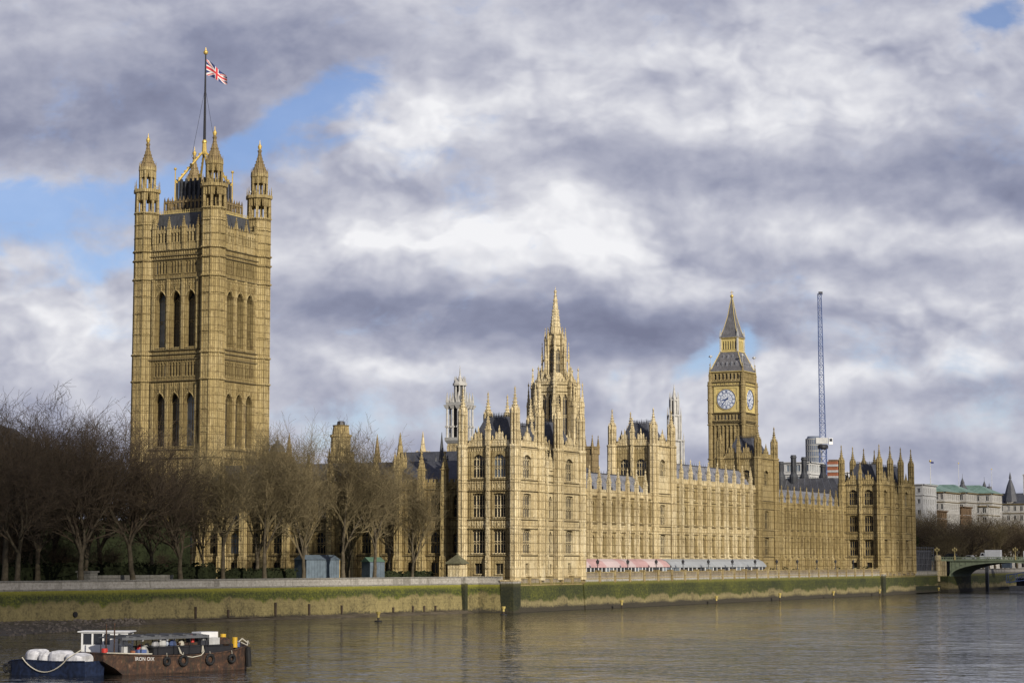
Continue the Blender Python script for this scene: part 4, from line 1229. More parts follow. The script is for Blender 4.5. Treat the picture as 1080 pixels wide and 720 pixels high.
# ================================================================== clock tower
EX, EY = -70.5, 305.8
SC = M['stone_clock']
T = thing('clock_tower', 'tall clock tower with two white dials showing and a dark pointed roof', 'clock tower', (EX, EY, 6.3))
def sq(h): return [Fr(EX - h, EY - h, 0), Fr(EX + h, EY - h, 90), Fr(EX + h, EY + h, 180), Fr(EX - h, EY + h, 270)]
HB, HC = 5.65, 6.0
for k_, (F, G) in enumerate(zip(sq(HB), sq(HC))):
    L = 2 * HB
    cols = [(L / 2 + (q - 2.5) * 1.42, [(.55, 36 , 53.5, .4)]) for q in range(6)] if k_ < 2 else []
    mb = MB(F); wall_face(mb, 0, L, 6.2, 56.5, cols, .5); mb.build('wall', SC, T)
    for c in cols: window(T, F, c[0], 36, 53.5, .55, .4, 0, .5, smat=SC, transom=False, gmat=M['stone_dark'])
    for q in range(7):
        s = L / 2 + (q - 3) * 1.42
        inst('pilaster', 'clock', lambda: MB(LOC).box(-.24, .24, -.02, .42, 6.2, 55.6), SC, T, F.at(s, 0), F.a)
    for z in (26, 35, 55.6, 56.5): string(T, F, 0, L, z, SC, .45, .5)
    # band of small openings under the dial
    L = 2 * HC
    cols = [(L / 2 + (q - 3.5) * 1.2, [(.66, 57.2, 59.0, .3)]) for q in range(8)] if k_ < 2 else []
    mb = MB(G); wall_face(mb, 0, L, 56.6, 70.2, cols, .5); mb.build('wall', SC, T)
    for c in cols: window(T, G, c[0], 57.2, 59.0, .66, .3, 0, .5, smat=SC, transom=False)
    for z in (56.95, 59.6, 68.9, 70.2): string(T, G, -.2, L + .2, z, SC, .5, .5)
    # belfry arcade
    Bf = sq(5.8)[k_]; L = 11.6
    cols = [(L / 2 + (q - 3) * 1.34, [(.8, 70.9, 73.0, .45)]) for q in range(7)] if k_ < 2 else []
    mb = MB(Bf); wall_face(mb, 0, L, 70.2, 73.7, cols, .8); mb.build('wall', SC, T)
    for c in cols: window(T, Bf, c[0], 70.9, 73.0, .8, .45, 0, .8, smat=SC, transom=False)
    string(T, Bf, -.3, L + .3, 73.7, M['gilt_stone'], .5, .5)
    # upper lantern
    Lf = sq(2.95)[k_]; L = 5.9
    cols = [(L / 2 + (q - 2.5) * .86, [(.5, 81.3, 84.2, .4)]) for q in range(6)]
    mb = MB(Lf); wall_face(mb, 0, L, 80.4, 85.4, cols, .4); mb.build('lantern', M['gilt_stone'], T)
    for c in cols: window(T, Lf, c[0], 81.3, 84.2, .5, .4, 0, .4, smat=M['gilt_stone'], transom=False)
    string(T, Lf, -.2, L + .2, 80.6, M['gilt_stone'], .4, .4); string(T, Lf, -.2, L + .2, 85.4, M['gilt_stone'], .5, .4)
    if k_ < 2:
        # dial: gilt surround, white face, blue chapter ring with Roman numerals, hands at 8:37
        L = 2 * HC; c0 = G.at(L / 2, 0, 64.2)
        def surround():
            mb = MB(LOC)
            for a, b_, c_, d_ in ((-4.5, -3.7, -4.4, 4.4), (3.7, 4.5, -4.4, 4.4), (-3.7, 3.7, 3.7, 4.4), (-3.7, 3.7, -4.4, -3.7)): mb.box(a, b_, -.02, .22, c_, d_)
            for sx_ in (-1, 1):
                for sz_ in (-1, 1):
                    mb.poly([(sx_ * 3.7, .06, sz_ * 3.7), (sx_ * 3.7, .06, sz_ * 1.3), (sx_ * 2.6, .06, sz_ * 2.6), (sx_ * 1.3, .06, sz_ * 3.7)])
            n = 40
            for i in range(n):
                a, b_ = 2 * PI * i / n, 2 * PI * (i + 1) / n
                mb.poly([(3.42 * math.cos(a), .30, 3.42 * math.sin(a)), (3.66 * math.cos(a), .26, 3.66 * math.sin(a)), (3.66 * math.cos(b_), .26, 3.66 * math.sin(b_)), (3.42 * math.cos(b_), .30, 3.42 * math.sin(b_))])
                mb.poly([(3.66 * math.cos(a), .26, 3.66 * math.sin(a)), (3.66 * math.cos(a), 0, 3.66 * math.sin(a)), (3.66 * math.cos(b_), 0, 3.66 * math.sin(b_)), (3.66 * math.cos(b_), .26, 3.66 * math.sin(b_))])
            return mb
        def ringm(r0, r1, d_):
            mb = MB(LOC); n = 48
            for i in range(n):
                a, b_ = 2 * PI * i / n, 2 * PI * (i + 1) / n
                mb.poly([(r0 * math.cos(a), d_, r0 * math.sin(a)), (r1 * math.cos(a), d_, r1 * math.sin(a)), (r1 * math.cos(b_), d_, r1 * math.sin(b_)), (r0 * math.cos(b_), d_, r0 * math.sin(b_))])
            return mb
        dial = inst('clock_dial', 1, lambda: ringm(.01, 3.45, .08), M['dial_white'], T, c0, G.a)
        inst('dial_surround', 1, surround, M['gilt_stone'], dial, c0, G.a)
        def rings():
            mb = ringm(3.22, 3.42, .10); mb2 = ringm(2.05, 2.22, .10)
            off = len(mb.v); mb.v += mb2.v; mb.f += [[i + off for i in f] for f in mb2.f]; mb.mi += mb2.mi
            for i in range(60):
                a = 2 * PI * i / 60
                mb.tube((3.05 * math.cos(a), .10, 3.05 * math.sin(a)), (3.25 * math.cos(a), .10, 3.25 * math.sin(a)), .035, None, 3)
            for i in range(12):
                a = 2 * PI * (i + .5) / 12
                mb.tube((.9 * math.cos(a), .10, .9 * math.sin(a)), (2.1 * math.cos(a), .10, 2.1 * math.sin(a)), .06, None, 3)
            return mb
        inst('chapter_ring', 1, rings, M['dial_blue'], dial, c0, G.a)
        for hr, txt in enumerate(('XII', 'I', 'II', 'III', 'IV', 'V', 'VI', 'VII', 'VIII', 'IX', 'X', 'XI')):
            def num(hr=hr, txt=txt):
                mb = MB(); a = -2 * PI * hr / 12
                wd = {'I': .20, 'V': .40, 'X': .42}; tot = sum(wd[c_] for c_ in txt); x = -tot / 2
                def P(px, pz):                      # glyph space -> dial, upright at twelve
                    zz = 2.30 + pz
                    return (px * math.cos(a) - zz * math.sin(a), -.12, px * math.sin(a) + zz * math.cos(a))
                for c_ in txt:
                    m0, m1 = x + .05, x + wd[c_] - .05; xm = x + wd[c_] / 2
                    segs = {'I': [((xm, 0), (xm, .72))], 'V': [((m0, .72), (xm, 0)), ((m1, .72), (xm, 0))], 'X': [((m0, 0), (m1, .72)), ((m1, 0), (m0, .72))]}[c_]
                    for q0, q1 in segs: mb.tube(P(*q0), P(*q1), .05, None, 4)
                    x += wd[c_]
                return mb
            inst('numeral', hr, num, M['dial_blue'], dial, c0, G.a)
        def hand(ang, ln, w_, tail):
            mb = MB(); a = R(ang)
            dx, dz_ = math.sin(a), math.cos(a)
            px, pz = dz_, -dx
            pts = [(-tail, w_ * .8), (0, w_), (ln * .7, w_ * .75), (ln, .04)]
            lft = [(dx * t + px * q, -.18, dz_ * t + pz * q) for t, q in pts]; rgt = [(dx * t - px * q, -.18, dz_ * t - pz * q) for t, q in pts]
            fr = lft + rgt[::-1]; bk = [(p[0], -.14, p[2]) for p in fr]
            mb.poly(fr); mb.poly(bk[::-1])
            for i in range(len(fr)):
                j = (i + 1) % len(fr); mb.poly([fr[i], fr[j], bk[j], bk[i]])
            return mb
        inst('hour_hand', 1, lambda: hand(258, 2.0, .24, .7), M['dial_blue'], dial, c0, G.a)
        inst('minute_hand', 1, lambda: hand(221, 3.15, .17, .9), M['dial_blue'], dial, c0, G.a)
        panel_band(T, G, 1.2, 2 * HC - 1.2, 69.0, 69.9, M['gilt_stone'], .7)
for dx, dy in ((-1, -1), (1, -1), (1, 1), (-1, 1)):
    x, y = EX + dx * (HC - .1), EY + dy * (HC - .1)
    def cs():
        mb = MB(); mb.loft(0, 0, [(6.2, .8), (56, .75), (56.5, .88), (70.3, .88)], 8)
        for z in (26, 35, 44, 55.6, 59.6, 64, 68.9): mb.loft(0, 0, [(z - .2, .8), (z, 1.08), (z + .25, 1.08), (z + .4, .8)], 8)
        return mb
    inst('corner_shaft', 1, cs, SC, T, (x, y, 0))
    pinnacle(T, (x, y, 0), 0, 70, 72.4, 76.8, .8, SC)
    def std():
        mb = MB(); mb.tube((0, 0, 73.8), (0, 0, 78.4), .12, .08, 5); mb.ball((0, 0, 78.9), .5, 6, 4); mb.box(-.7, .7, -.07, .07, 78.7, 79.1); return mb
    inst('gilt_standard', 1, std, M['white_dirty'], T, (EX + dx * 5.7, EY + dy * 5.7, 0))
    pinnacle(T, (EX + dx * 3.1, EY + dy * 3.1, 0), 0, 80.4, 86.2, 88.6, .5, M['white_dirty'])
mb = MB()
mb.frus(EX, EY, 73.7, 74.6, 6.1, 6.1, 5.8, 5.8); mb.frus(EX, EY, 74.6, 80.5, 5.6, 5.6, 3.2, 3.2)
rf = mb.build('roof', M['clock_roof'], T)
for k_ in range(4):
    F = sq(5.6)[k_]
    for row, (z, n, ins) in enumerate(((75.4, 5, .45), (77.9, 3, 1.6))):
        for i in range(n):
            s = 5.6 + (i - (n - 1) / 2) * 1.65
            def dm():
                mb = MB(LOC); mb.box(-.32, .32, -1.0, .1, 0, .9); mb.poly([(-.45, .15, .9), (.45, .15, .9), (0, .15, 1.6)])
                mb.poly([(-.45, .15, .9), (0, .15, 1.6), (0, -1.3, 1.6), (-.45, -1.3, .9)]); mb.poly([(.45, .15, .9), (0, .15, 1.6), (0, -1.3, 1.6), (.45, -1.3, .9)]); return mb
            inst('dormer', 'clock', dm, M['lead'], rf, F.at(s, -ins, z), F.a)
    mb = MB(F); mb.tube((0, 0, 74.6), (2.4, -2.4, 80.5), .16, None, 5)
    for q in range(8):
        t = (q + .5) / 8; mb.ball((2.4 * t, -2.4 * t, 74.6 + 5.9 * t + .2), .2, 5, 3)
    mb.build('hip_roll', M['gilt_stone'], rf)
mb = MB(); mb.frus(EX, EY, 85.4, 86.0, 3.5, 3.5, 3.2, 3.2); mb.frus(EX, EY, 86.0, 88.5, 3.1, 3.1, 2.25, 2.25); mb.frus(EX, EY, 88.5, 93.0, 2.25, 2.25, 1.15, 1.15); mb.frus(EX, EY, 93.0, 99.2, 1.15, 1.15, .22, .22)
sp = mb.build('spire', M['clock_roof'], T)
mb = MB()
for dx, dy in ((-1, -1), (1, -1), (1, 1), (-1, 1)):
    mb.path([(EX + dx * 3.1, EY + dy * 3.1, 86), (EX + dx * 2.25, EY + dy * 2.25, 88.5), (EX + dx * 1.15, EY + dy * 1.15, 93), (EX + dx * .22, EY + dy * .22, 99.2)], .11, 5)
mb.build('hip_roll', M['gilt_stone'], sp)
mb = MB(); mb.ball((EX, EY, 99.8), .62, 8, 6); mb.tube((EX, EY, 100), (EX, EY, 101.9), .12, .06, 6); mb.box(EX - .6, EX + .6, EY - .08, EY + .08, 101.0, 101.2); mb.build('finial', M['gold'], sp)
# ================================================================== white lanterns and the smaller turrets behind
SW = M['stone_white']
T = thing('lantern_tower', 'white columned square lantern tower rising behind the nearest pavilion', 'lantern tower', (-52.1, 74.4, 6.3))
lx, ly = -52.1, 74.4
mb = MB(); mb.box(lx - 2.2, lx + 2.2, ly - 2.2, ly + 2.2, 6.2, 38.4); mb.build('base', SR, T)
for F in (Fr(lx - 2.2, ly - 2.2, 0), Fr(lx + 2.2, ly - 2.2, 90)):
    panel_band(T, F, 0, 4.4, 33, 37.4, SR, .8)
mb = MB(); mb.frus(lx, ly, 38.0, 38.7, 2.3, 2.3, 2.7, 2.7); mb.frus(lx, ly, 38.7, 39.4, 2.7, 2.7, 2.7, 2.7); mb.box(lx - 2.5, lx + 2.5, ly - 2.5, ly + 2.5, 47.2, 47.8); mb.build('gallery', M['concrete'], T)
mb = MB(); mb.box(lx - 1.4, lx + 1.4, ly - 1.4, ly + 1.4, 39.4, 47.2); mb.build('core', M['iron'], T)
for i in range(4):
    for j in range(4):
        if 0 < i < 3 and 0 < j < 3: continue
        def post():
            mb = MB(); mb.tube((0, 0, 39.4), (0, 0, 46.6), .30, .26, 8); mb.frus(0, 0, 41.8, 42.2, .4, .4, .4, .4); mb.frus(0, 0, 46.3, 47.2, .34, .34, .7, .7); mb.frus(0, 0, 47.8, 50.3, .3, .3, .04, .04); return mb
        inst('column', 1, post, M['lantern_pale'], T, (lx - 2.25 + 1.5 * i, ly - 2.25 + 1.5 * j, 0))
for i in range(8):
    a = PI / 8 + 2 * PI * i / 8
    def post():
        mb = MB(); mb.tube((0, 0, 47.8), (0, 0, 52.4), .2, .2, 6); mb.frus(0, 0, 52.4, 54.2, .2, .2, .03, .03); return mb
    inst('column', 2, post, M['lantern_pale'], T, (lx + 1.25 * math.cos(a), ly + 1.25 * math.sin(a), 0))
mb = MB(); mb.loft(lx, ly, [(47.8, 1.0), (52, 1.0)], 8); mb.build('core', M['iron'], T)
mb = MB(); mb.loft(lx, ly, [(51.9, 1.75), (52.4, 1.75), (53.0, 1.2), (53.8, .45), (54.4, .2), (56.8, .04)], 8); mb.build('cupola', M['lantern_pale'], T)

T = thing('lantern_tower', 'tall tapering white lantern with thin spire behind the middle of the river front', 'lantern tower', (-52, 208.8, 6.3))
lx, ly = -52.0, 208.8
for z0, z1, r in ((30, 45.4, 2.75), (45.4, 52.8, 1.95), (52.8, 57.4, 1.3)):
    mb = MB(); mb.loft(lx, ly, [(z0, r * .8), (z1, r * .8)], 8); mb.build('core', M['stone_grey'], T)
    for i in range(8):
        a = PI / 8 + 2 * PI * i / 8
        mb = MB(); c, s = math.cos(a), math.sin(a)
        mb.tube((lx + r * c, ly + r * s, z0), (lx + r * c, ly + r * s, z1), .28, .25, 5); mb.tube((lx + r * c, ly + r * s, z1), (lx + r * c, ly + r * s, z1 + 2.4), .22, .03, 5)
        mb.build('column', M['lantern_pale'], T)
        mb = MB(); a2 = a + PI / 8; q = r * .80
        if i % 8 in (7, 0, 1): mb.loft(lx + q * .12 * math.cos(a2), ly + q * .12 * math.sin(a2), [(z0, r * .78), (z1 - .4, r * .78)], 8); mb.build('panel', M['lantern_pale'], T)
    mb = MB(); mb.loft(lx, ly, [(z1 - .5, r * .9), (z1 - .3, r * 1.12), (z1, r * 1.12), (z1 + .3, r * .6)], 8); mb.build('cornice', M['lantern_pale'], T)
mb = MB(); mb.loft(lx, ly, [(57.4, 1.0), (58.4, .6), (60.4, .25), (62.0, .04)], 8); mb.build('spire', M['lantern_pale'], T)
for F in (Fr(lx - 1.3, ly - 2.3, 0),):
    mb = MB(F)
    for q in range(3):
        mb.box(.3 + q * .8, .6 + q * .8, 0, .25, 38, 44)
    mb.build('louvre', M['iron'], T)

def small_tower(label, x, y, z0, prof, mat, n=8, name='stair_turret', pins=0, pr=0, pz=(0, 0), cap=None):
    T = thing(name, label, 'turret', (x, y, 6.3))
    mb = MB(); mb.loft(x, y, [(6.2, prof[0][1])] + prof, n)
    r = prof[0][1]
    for i in range(n):
        a = PI / n + 2 * PI * i / n; mb.tube((x + r * math.cos(a), y + r * math.sin(a), z0), (x + r * math.cos(a), y + r * math.sin(a), prof[1][0]), .16, None, 4)
    mb.build('shaft', mat, T)
    for i in range(pins):
        a = PI / pins + 2 * PI * i / pins; pinnacle(T, (x + pr * math.cos(a), y + pr * math.sin(a), 0), a, pz[0] - 2, pz[0], pz[1], .6, mat)
    if cap: m_, rr = cap; mb = MB(); mb.loft(x, y, rr, n if n > 4 else 8); mb.build('cap', M[m_], T)
    return T
SD_ = M['stone_dark']
small_tower('small stone turret with a dark lead dome right of the huge square tower', -69.3, 21.0, 28, [(33.4, 1.9), (33.5, 2.2), (33.9, 2.2), (34, 1.6)], SD_, cap=('iron_roof', [(33.9, 1.75), (34.8, 1.6), (35.5, 1.1), (35.9, .45), (36.5, .3), (36.8, .12), (37.8, .03)]))
small_tower('slim dark stone pinnacle turret beside the lead dome', -61.6, 13.7, 26, [(31.5, .75), (31.7, .95), (32.2, .8), (37.6, .05)], SD_, pins=4, pr=1.0, pz=(31, 33))
small_tower('stout octagonal stone stump turret with a flat top and chimney pots', -51.6, 18.7, 26, [(31.2, 2.7), (31.4, 3.0), (31.8, 2.9), (32.0, 2.2), (36.6, 2.15), (36.8, 2.4), (37.2, 2.4), (37.3, 1.9), (39.0, 1.7), (39.3, 1.9)], M['stone_tower'], pins=8, pr=2.5, pz=(31.8, 34.5), cap=('iron', [(39.3, .9), (40.1, .8), (40.2, .5)]))
small_tower('slender pinnacle turret right of the stump turret', -39.5, 13.6, 26, [(31, .7), (31.2, .9), (31.7, .7), (36.8, .05)], SD_)
small_tower('sharp stone spirelet above the bare trees', -30.2, 7.1, 26, [(30.8, .75), (31, 1.0), (31.5, .8), (36.6, .05)], M['stone_tower'], pins=4, pr=1.1, pz=(30.6, 32.6))
small_tower('pale crown topped spirelet left of the white columned lantern', -40.6, 35.5, 28, [(32.0, 1.3), (32.2, 1.7), (32.8, 1.6), (33, 1.0), (35.2, .5), (38.6, .05)], SR, pins=8, pr=1.5, pz=(32.4, 34.4))
small_tower('dark thin iron fleche over the slate roof left of the nearest pavilion', -27.3, 19.8, 28, [(30.6, .6), (30.8, .9), (31.4, .6), (37.2, .04)], M['iron_roof'], n=6, name='roof_fleche', pins=4, pr=1.3, pz=(30, 32.5))
small_tower('square battlemented brown turret right of the spire tower', -41.2, 124.7, 30, [(38.6, 2.6), (38.7, 2.9), (39.4, 2.9)], M['stone_dark'], n=4, name='stair_turret', pins=4, pr=2.6, pz=(39.3, 42.5))
small_tower('ogee capped pale turret behind the nearest pavilion roof', -20.5, 62, 28, [(36.0, 1.1), (36.3, 1.5), (36.8, 1.2)], SR, pins=8, pr=1.25, pz=(36.4, 38.2), cap=('stone_river', [(36.8, 1.15), (38.4, 1.25), (39.8, .8), (41, .35), (44.6, .04)]))
small_tower('thin grey slate fleche behind the nearest pavilion roof', -29.0, 62, 28, [(33.5, .8), (33.7, 1.1), (36, .7), (41.6, .04)], M['slate'], n=6, name='roof_fleche')
# crown of pinnacles behind the right tower of the nearest pavilion
# ================================================================== terrace
def marquee(label, x0, x1, y0, y1, mats, seg, roofz, eave):
    T = thing('marquee', label, 'marquee', ((x0 + x1) / 2, (y0 + y1) / 2, 6.3), 'marquees along the terrace')
    n = int(round((y1 - y0) / seg)); st = (y1 - y0) / n
    for i in range(n):
        a, b = y0 + st * i, y0 + st * (i + 1)
        mb = MB(); K = 5
        prof = [(x1 + .15, eave - .35), (x1 + .1, eave), (x1 - .9, eave + (roofz - eave) * .65), (x1 - 2.2, roofz), (x0, roofz)]
        for (p, z), (q, zz) in zip(prof[:-1], prof[1:]):
            mb.poly([(p, a, z), (p, b - .02, z), (q, b - .02, zz), (q, a, zz)])
        for yy in (a, b - .02): mb.poly([(x1, yy, eave - .3)] + [(p, yy, z) for p, z in prof[1:]] + [(x0, yy, eave - .3)])
        mb.build('roof', mats[i % len(mats)], T)
        mb = MB(); mb.box(x1 - .12, x1, a + .02, a + .28, 6.3, eave - .3); mb.box(x1 - .1, x1 - .02, a + st / 2 - .09, a + st / 2 + .09, 6.3, eave - .3)
        mb.box(x1 - .1, x1 - .02, a + .28, b - .04, 6.9, 7.1); mb.build('frame', M['white_paint'], T)
        mb = MB(); mb.poly([(x1 - .2, a, 6.3), (x1 - .2, b, 6.3), (x1 - .2, b, eave - .2), (x1 - .2, a, eave - .2)]); mb.build('glazing', M['glass'] if (i % 4) else M['glass_pale'], T)
    mb = MB(); mb.poly([(x1, y0, 6.3), (x0, y0, 6.3), (x0, y0, eave), (x1, y0, eave)]); mb.build('end_wall', M['glass_pale'], T)
marquee('long pink striped marquee on the terrace by the river', -6.8, -2.4, 33, 85, [M['awning_red'], M['awning_pale'], M['awning_red'], M['awning_red'], M['awning_pale'], M['awning_pale']], 4.0, 10.5, 9.0)
marquee('long pale grey marquee on the terrace beyond the pink one', -6.8, -2.4, 86, 150, [M['awning_grey']], 5.3, 10.5, 8.9)
ords = ['first', 'second', 'third', 'fourth', 'fifth', 'sixth', 'seventh', 'eighth', 'ninth', 'tenth', 'eleventh', 'twelfth']
lamp0 = None
for i in range(12):
    y = 39 + i * 16.0
    T = thing('terrace_lamp', '%s lamp post from the left along the terrace parapet' % ords[i], 'lamp post', (.35, y, 7.9), 'lamp posts along the terrace')
    def lp():
        mb = MB(); mb.loft(0, 0, [(7.8, .28), (8.1, .22), (8.3, .1), (9.4, .07)], 6); mb.box(-.4, .4, -.04, .04, 9.2, 9.3); return mb
    def lh():
        mb = MB(); mb.loft(0, 0, [(9.4, .12), (9.55, .3), (10.1, .36), (10.2, .2), (10.5, .04)], 6); return mb
    inst('post', 1, lp, M['iron'], T, (.15, y, 0)); inst('lantern', 1, lh, M['iron'], T, (.15, y, 0))

def leaf_ball(mb, cx, cy, cz, rx_, rz_, n, s, r=rnd):
    for _ in range(n):
        a = r.uniform(0, 2 * PI); t = math.acos(r.uniform(-1, 1)); q = r.uniform(.55, 1.0)
        p = Vector((cx + rx_ * q * math.sin(t) * math.cos(a), cy + rx_ * q * math.sin(t) * math.sin(a), cz + rz_ * q * math.cos(t)))
        d = Vector((r.gauss(0, 1), r.gauss(0, 1), r.gauss(0, 1))).normalized(); e = d.orthogonal().normalized()
        k_ = s * r.uniform(.6, 1.4)
        mb.poly([p - d * k_, p + e * k_ * .5, p + d * k_, p - e * k_ * .5])
for i, (y, h) in enumerate(((153, 1.5), (158, 1.1), (163, 1.6), (169, 1.2), (196, 1.2), (206, 1.5), (214, 1.1), (222, 1.7), (229, 1.3), (233, 1.8))):
    mb = MB(); leaf_ball(mb, -1.6, y, 6.4 + h * .6, h * .75, h * .7, 160, .22)
    o = mb.build('terrace_shrub', M['hedge'], None, recalc=False)
    tag(o, 'small dark shrub on the terrace, %s beyond the grey marquee counting from the left' % ords[i], 'shrub', 'shrubs on the terrace')

# yellow marker posts in the river
for i, (x, y, h) in enumerate(((8.4, -67.8, 1.9), (6.8, -18.4, 1.8), (3.9, 43.1, 2.0), (3.9, 98.5, 2.1), (3.8, 142.9, 2.2), (4.4, 184.1, 2.2), (3.9, 227.7, 2.2), (3.8, 290.2, 2.0))):
    T = thing('marker_post', '%s yellow marker post from the left at the foot of the river wall' % ords[i], 'marker post', (x, y, 0), 'yellow marker posts in the river')
    def post(h=h):
        mb = MB(); mb.loft(0, 0, [(h * .35, .20), (h * .6, .20), (h * .62, .30), (h * .85, .42), (h * .88, .3)], 8); return mb
    def foot(h=h): return MB().loft(0, 0, [(-1.5, .17), (h * .36, .17)], 8)
    inst('foot', h, foot, M['timber'], T, (x, y, 0))
    inst('post', h, post, M['beacon_yellow'], T, (x, y, 0))
    if i < 2:
        inst('float_collar', 1, lambda: MB().loft(0, 0, [(-.1, .7), (.16, .62), (.2, .2)], 10), M['tyre'], T, (x, y, 0))

# kiosk with pyramid roof on the wall
T = thing('kiosk', 'small square stone kiosk with a mossy pyramid roof on the river wall', 'kiosk', (-9.4, -6.6, 6.3))
kx, ky = -9.2, -7.0
mb = MB(); mb.box(kx - 1.35, kx + 1.35, ky - 1.35, ky + 1.35, 6.2, 9.5); mb.box(kx + 1.352, kx + 1.45, ky - .5, ky + .5, 6.4, 8.6); mb.build('walls', SR, T)
mb = MB(); mb.frus(kx, ky, 9.5, 9.75, 1.75, 1.75, 1.75, 1.75); mb.frus(kx, ky, 9.75, 11.3, 1.7, 1.7, .1, .1); mb.ball((kx, ky, 11.5), .22, 6, 4); mb.build('roof', M['moss_slate'], T)
def garden_run(name, label, cat, mat, pts, w, z0, z1, **kw):
    mb = MB()
    for (x0, y0), (x1, y1) in zip(pts[:-1], pts[1:]):
        F = Fr(x0, y0, math.degrees(math.atan2(y1 - y0, x1 - x0))); L = math.hypot(x1 - x0, y1 - y0)
        b = MB(F); b.box(0, L, -w, 0, z0, z1); o_ = len(mb.v); mb.v += b.v; mb.f += [[i + o_ for i in f] for f in b.f]; mb.mi += b.mi
    o = mb.build(name, mat); tag(o, label, cat); return o
# blue hoarding huts among the trees
def hut(name, label, x, y, deg, L, W, h, mat, end, roof):
    T = thing(name, label, 'site hut', (x, y, 6.3)); F = Fr(x, y, deg)
    mb = MB(F); mb.box(0, L, -W, 0, 6.3, 6.3 + h); mb.build('walls', mat, T)
    mb = MB(F); mb.box(L + .003, L + .12, -W - .05, .05, 6.3, 6.3 + h); mb.build('end_panel', end, T)
    mb = MB(F)
    for i in range(int(L / .6)): mb.box(i * .6, i * .6 + .07, .003, .06, 6.3, 6.3 + h)
    mb.build('batten', mat, T)
    mb = MB(F); p = [(-.2, .2, 6.3 + h), (L + .2, .2, 6.3 + h), (L + .2, -W / 2, 6.3 + h + .9), (-.2, -W / 2, 6.3 + h + .9)]; mb.poly(p); mb.poly([(a, -W - b, c) for a, b, c in p])
    for s in (-.2, L + .2): mb.poly([(s, .2, 6.3 + h), (s, -W - .2, 6.3 + h), (s, -W / 2, 6.3 + h + .9)])
    mb.build('roof', roof, T); return T
hut('site_hut', 'blue grey boarded hut with tan end wall among the bare trees', -25.5, -36.5, 62, 7.2, 4.5, 4.0, M['hoarding_blue'], M['hoarding_tan'], M['hoarding_blue'])
hut('site_hut', 'small blue hut with a green tarpaulin roof near the kiosk', -20.5, -21.5, 62, 3.2, 3, 3.6, M['hoarding_blue'], M['hoarding_blue'], M['tarp_green'])
# hedges, low garden wall, benches
hd = 0
def hedge(label, pts, w, h, n):
    mb = MB()
    for (x0, y0), (x1, y1) in zip(pts[:-1], pts[1:]):
        L = math.hypot(x1 - x0, y1 - y0)
        for i in range(int(n * L)):
            t = rnd.random(); x, y = x0 + (x1 - x0) * t, y0 + (y1 - y0) * t
            zz = 6.3 + h * rnd.random() ** .7; x += rnd.uniform(-w, w) / 2; y += rnd.uniform(-w, w) / 2
            d = Vector((rnd.gauss(0, 1), rnd.gauss(0, 1), rnd.gauss(0, 1))).normalized(); e = d.orthogonal(); s = rnd.uniform(.15, .4)
            p = Vector((x, y, zz)); mb.poly([p - d * s, p + e * s * .6, p + d * s, p - e * s * .6])
        F = Fr(x0, y0, math.degrees(math.atan2(y1 - y0, x1 - x0))); b = MB(F); b.box(0, L, -w * .35, w * .35, 6.3, 6.3 + h * .8)
        o_ = len(mb.v); mb.v += b.v; mb.f += [[i + o_ for i in f] for f in b.f]; mb.mi += b.mi
    o = mb.build('hedge', M['hedge'], None, recalc=False); tag(o, label, 'hedge'); return o
hedge('long dark clipped hedge behind the front row of bare trees', [(-60, -150), (-41, -92), (-32, -58)], 3.0, 3.4, 40)
hedge('dark hedge in front of the site huts and the buttressed range', [(-31.5, -56), (-26, -40)], 2.2, 2.4, 40)
hedge('tall dark evergreen screen far behind the trees at the left', [(-125, -190), (-88, -80), (-78, -2)], 6.0, 15, 70)
hedge('low dark hedge left of the kiosk', [(-21, -17), (-16, -5)], 1.6, 1.7, 40)
T = thing('stone_plinth', 'pale stone plinth between the second and third front trees', 'plinth', (-30, -98, 6.3))
mb = MB(); mb.box(-31.2, -28.6, -97.6, -95.6, 6.3, 8.2); mb.build('block', M['stone_grey'], T)
mb = MB(); mb.box(-31.4, -28.4, -97.8, -95.4, 8.2, 8.45); mb.build('cap', M['stone_grey'], T)
garden_run('garden_wall', 'low pale stone garden wall behind the third front tree', 'garden wall', M['stone_grey'], [(-30.5, -93), (-27.5, -76)], .5, 6.3, 7.7)
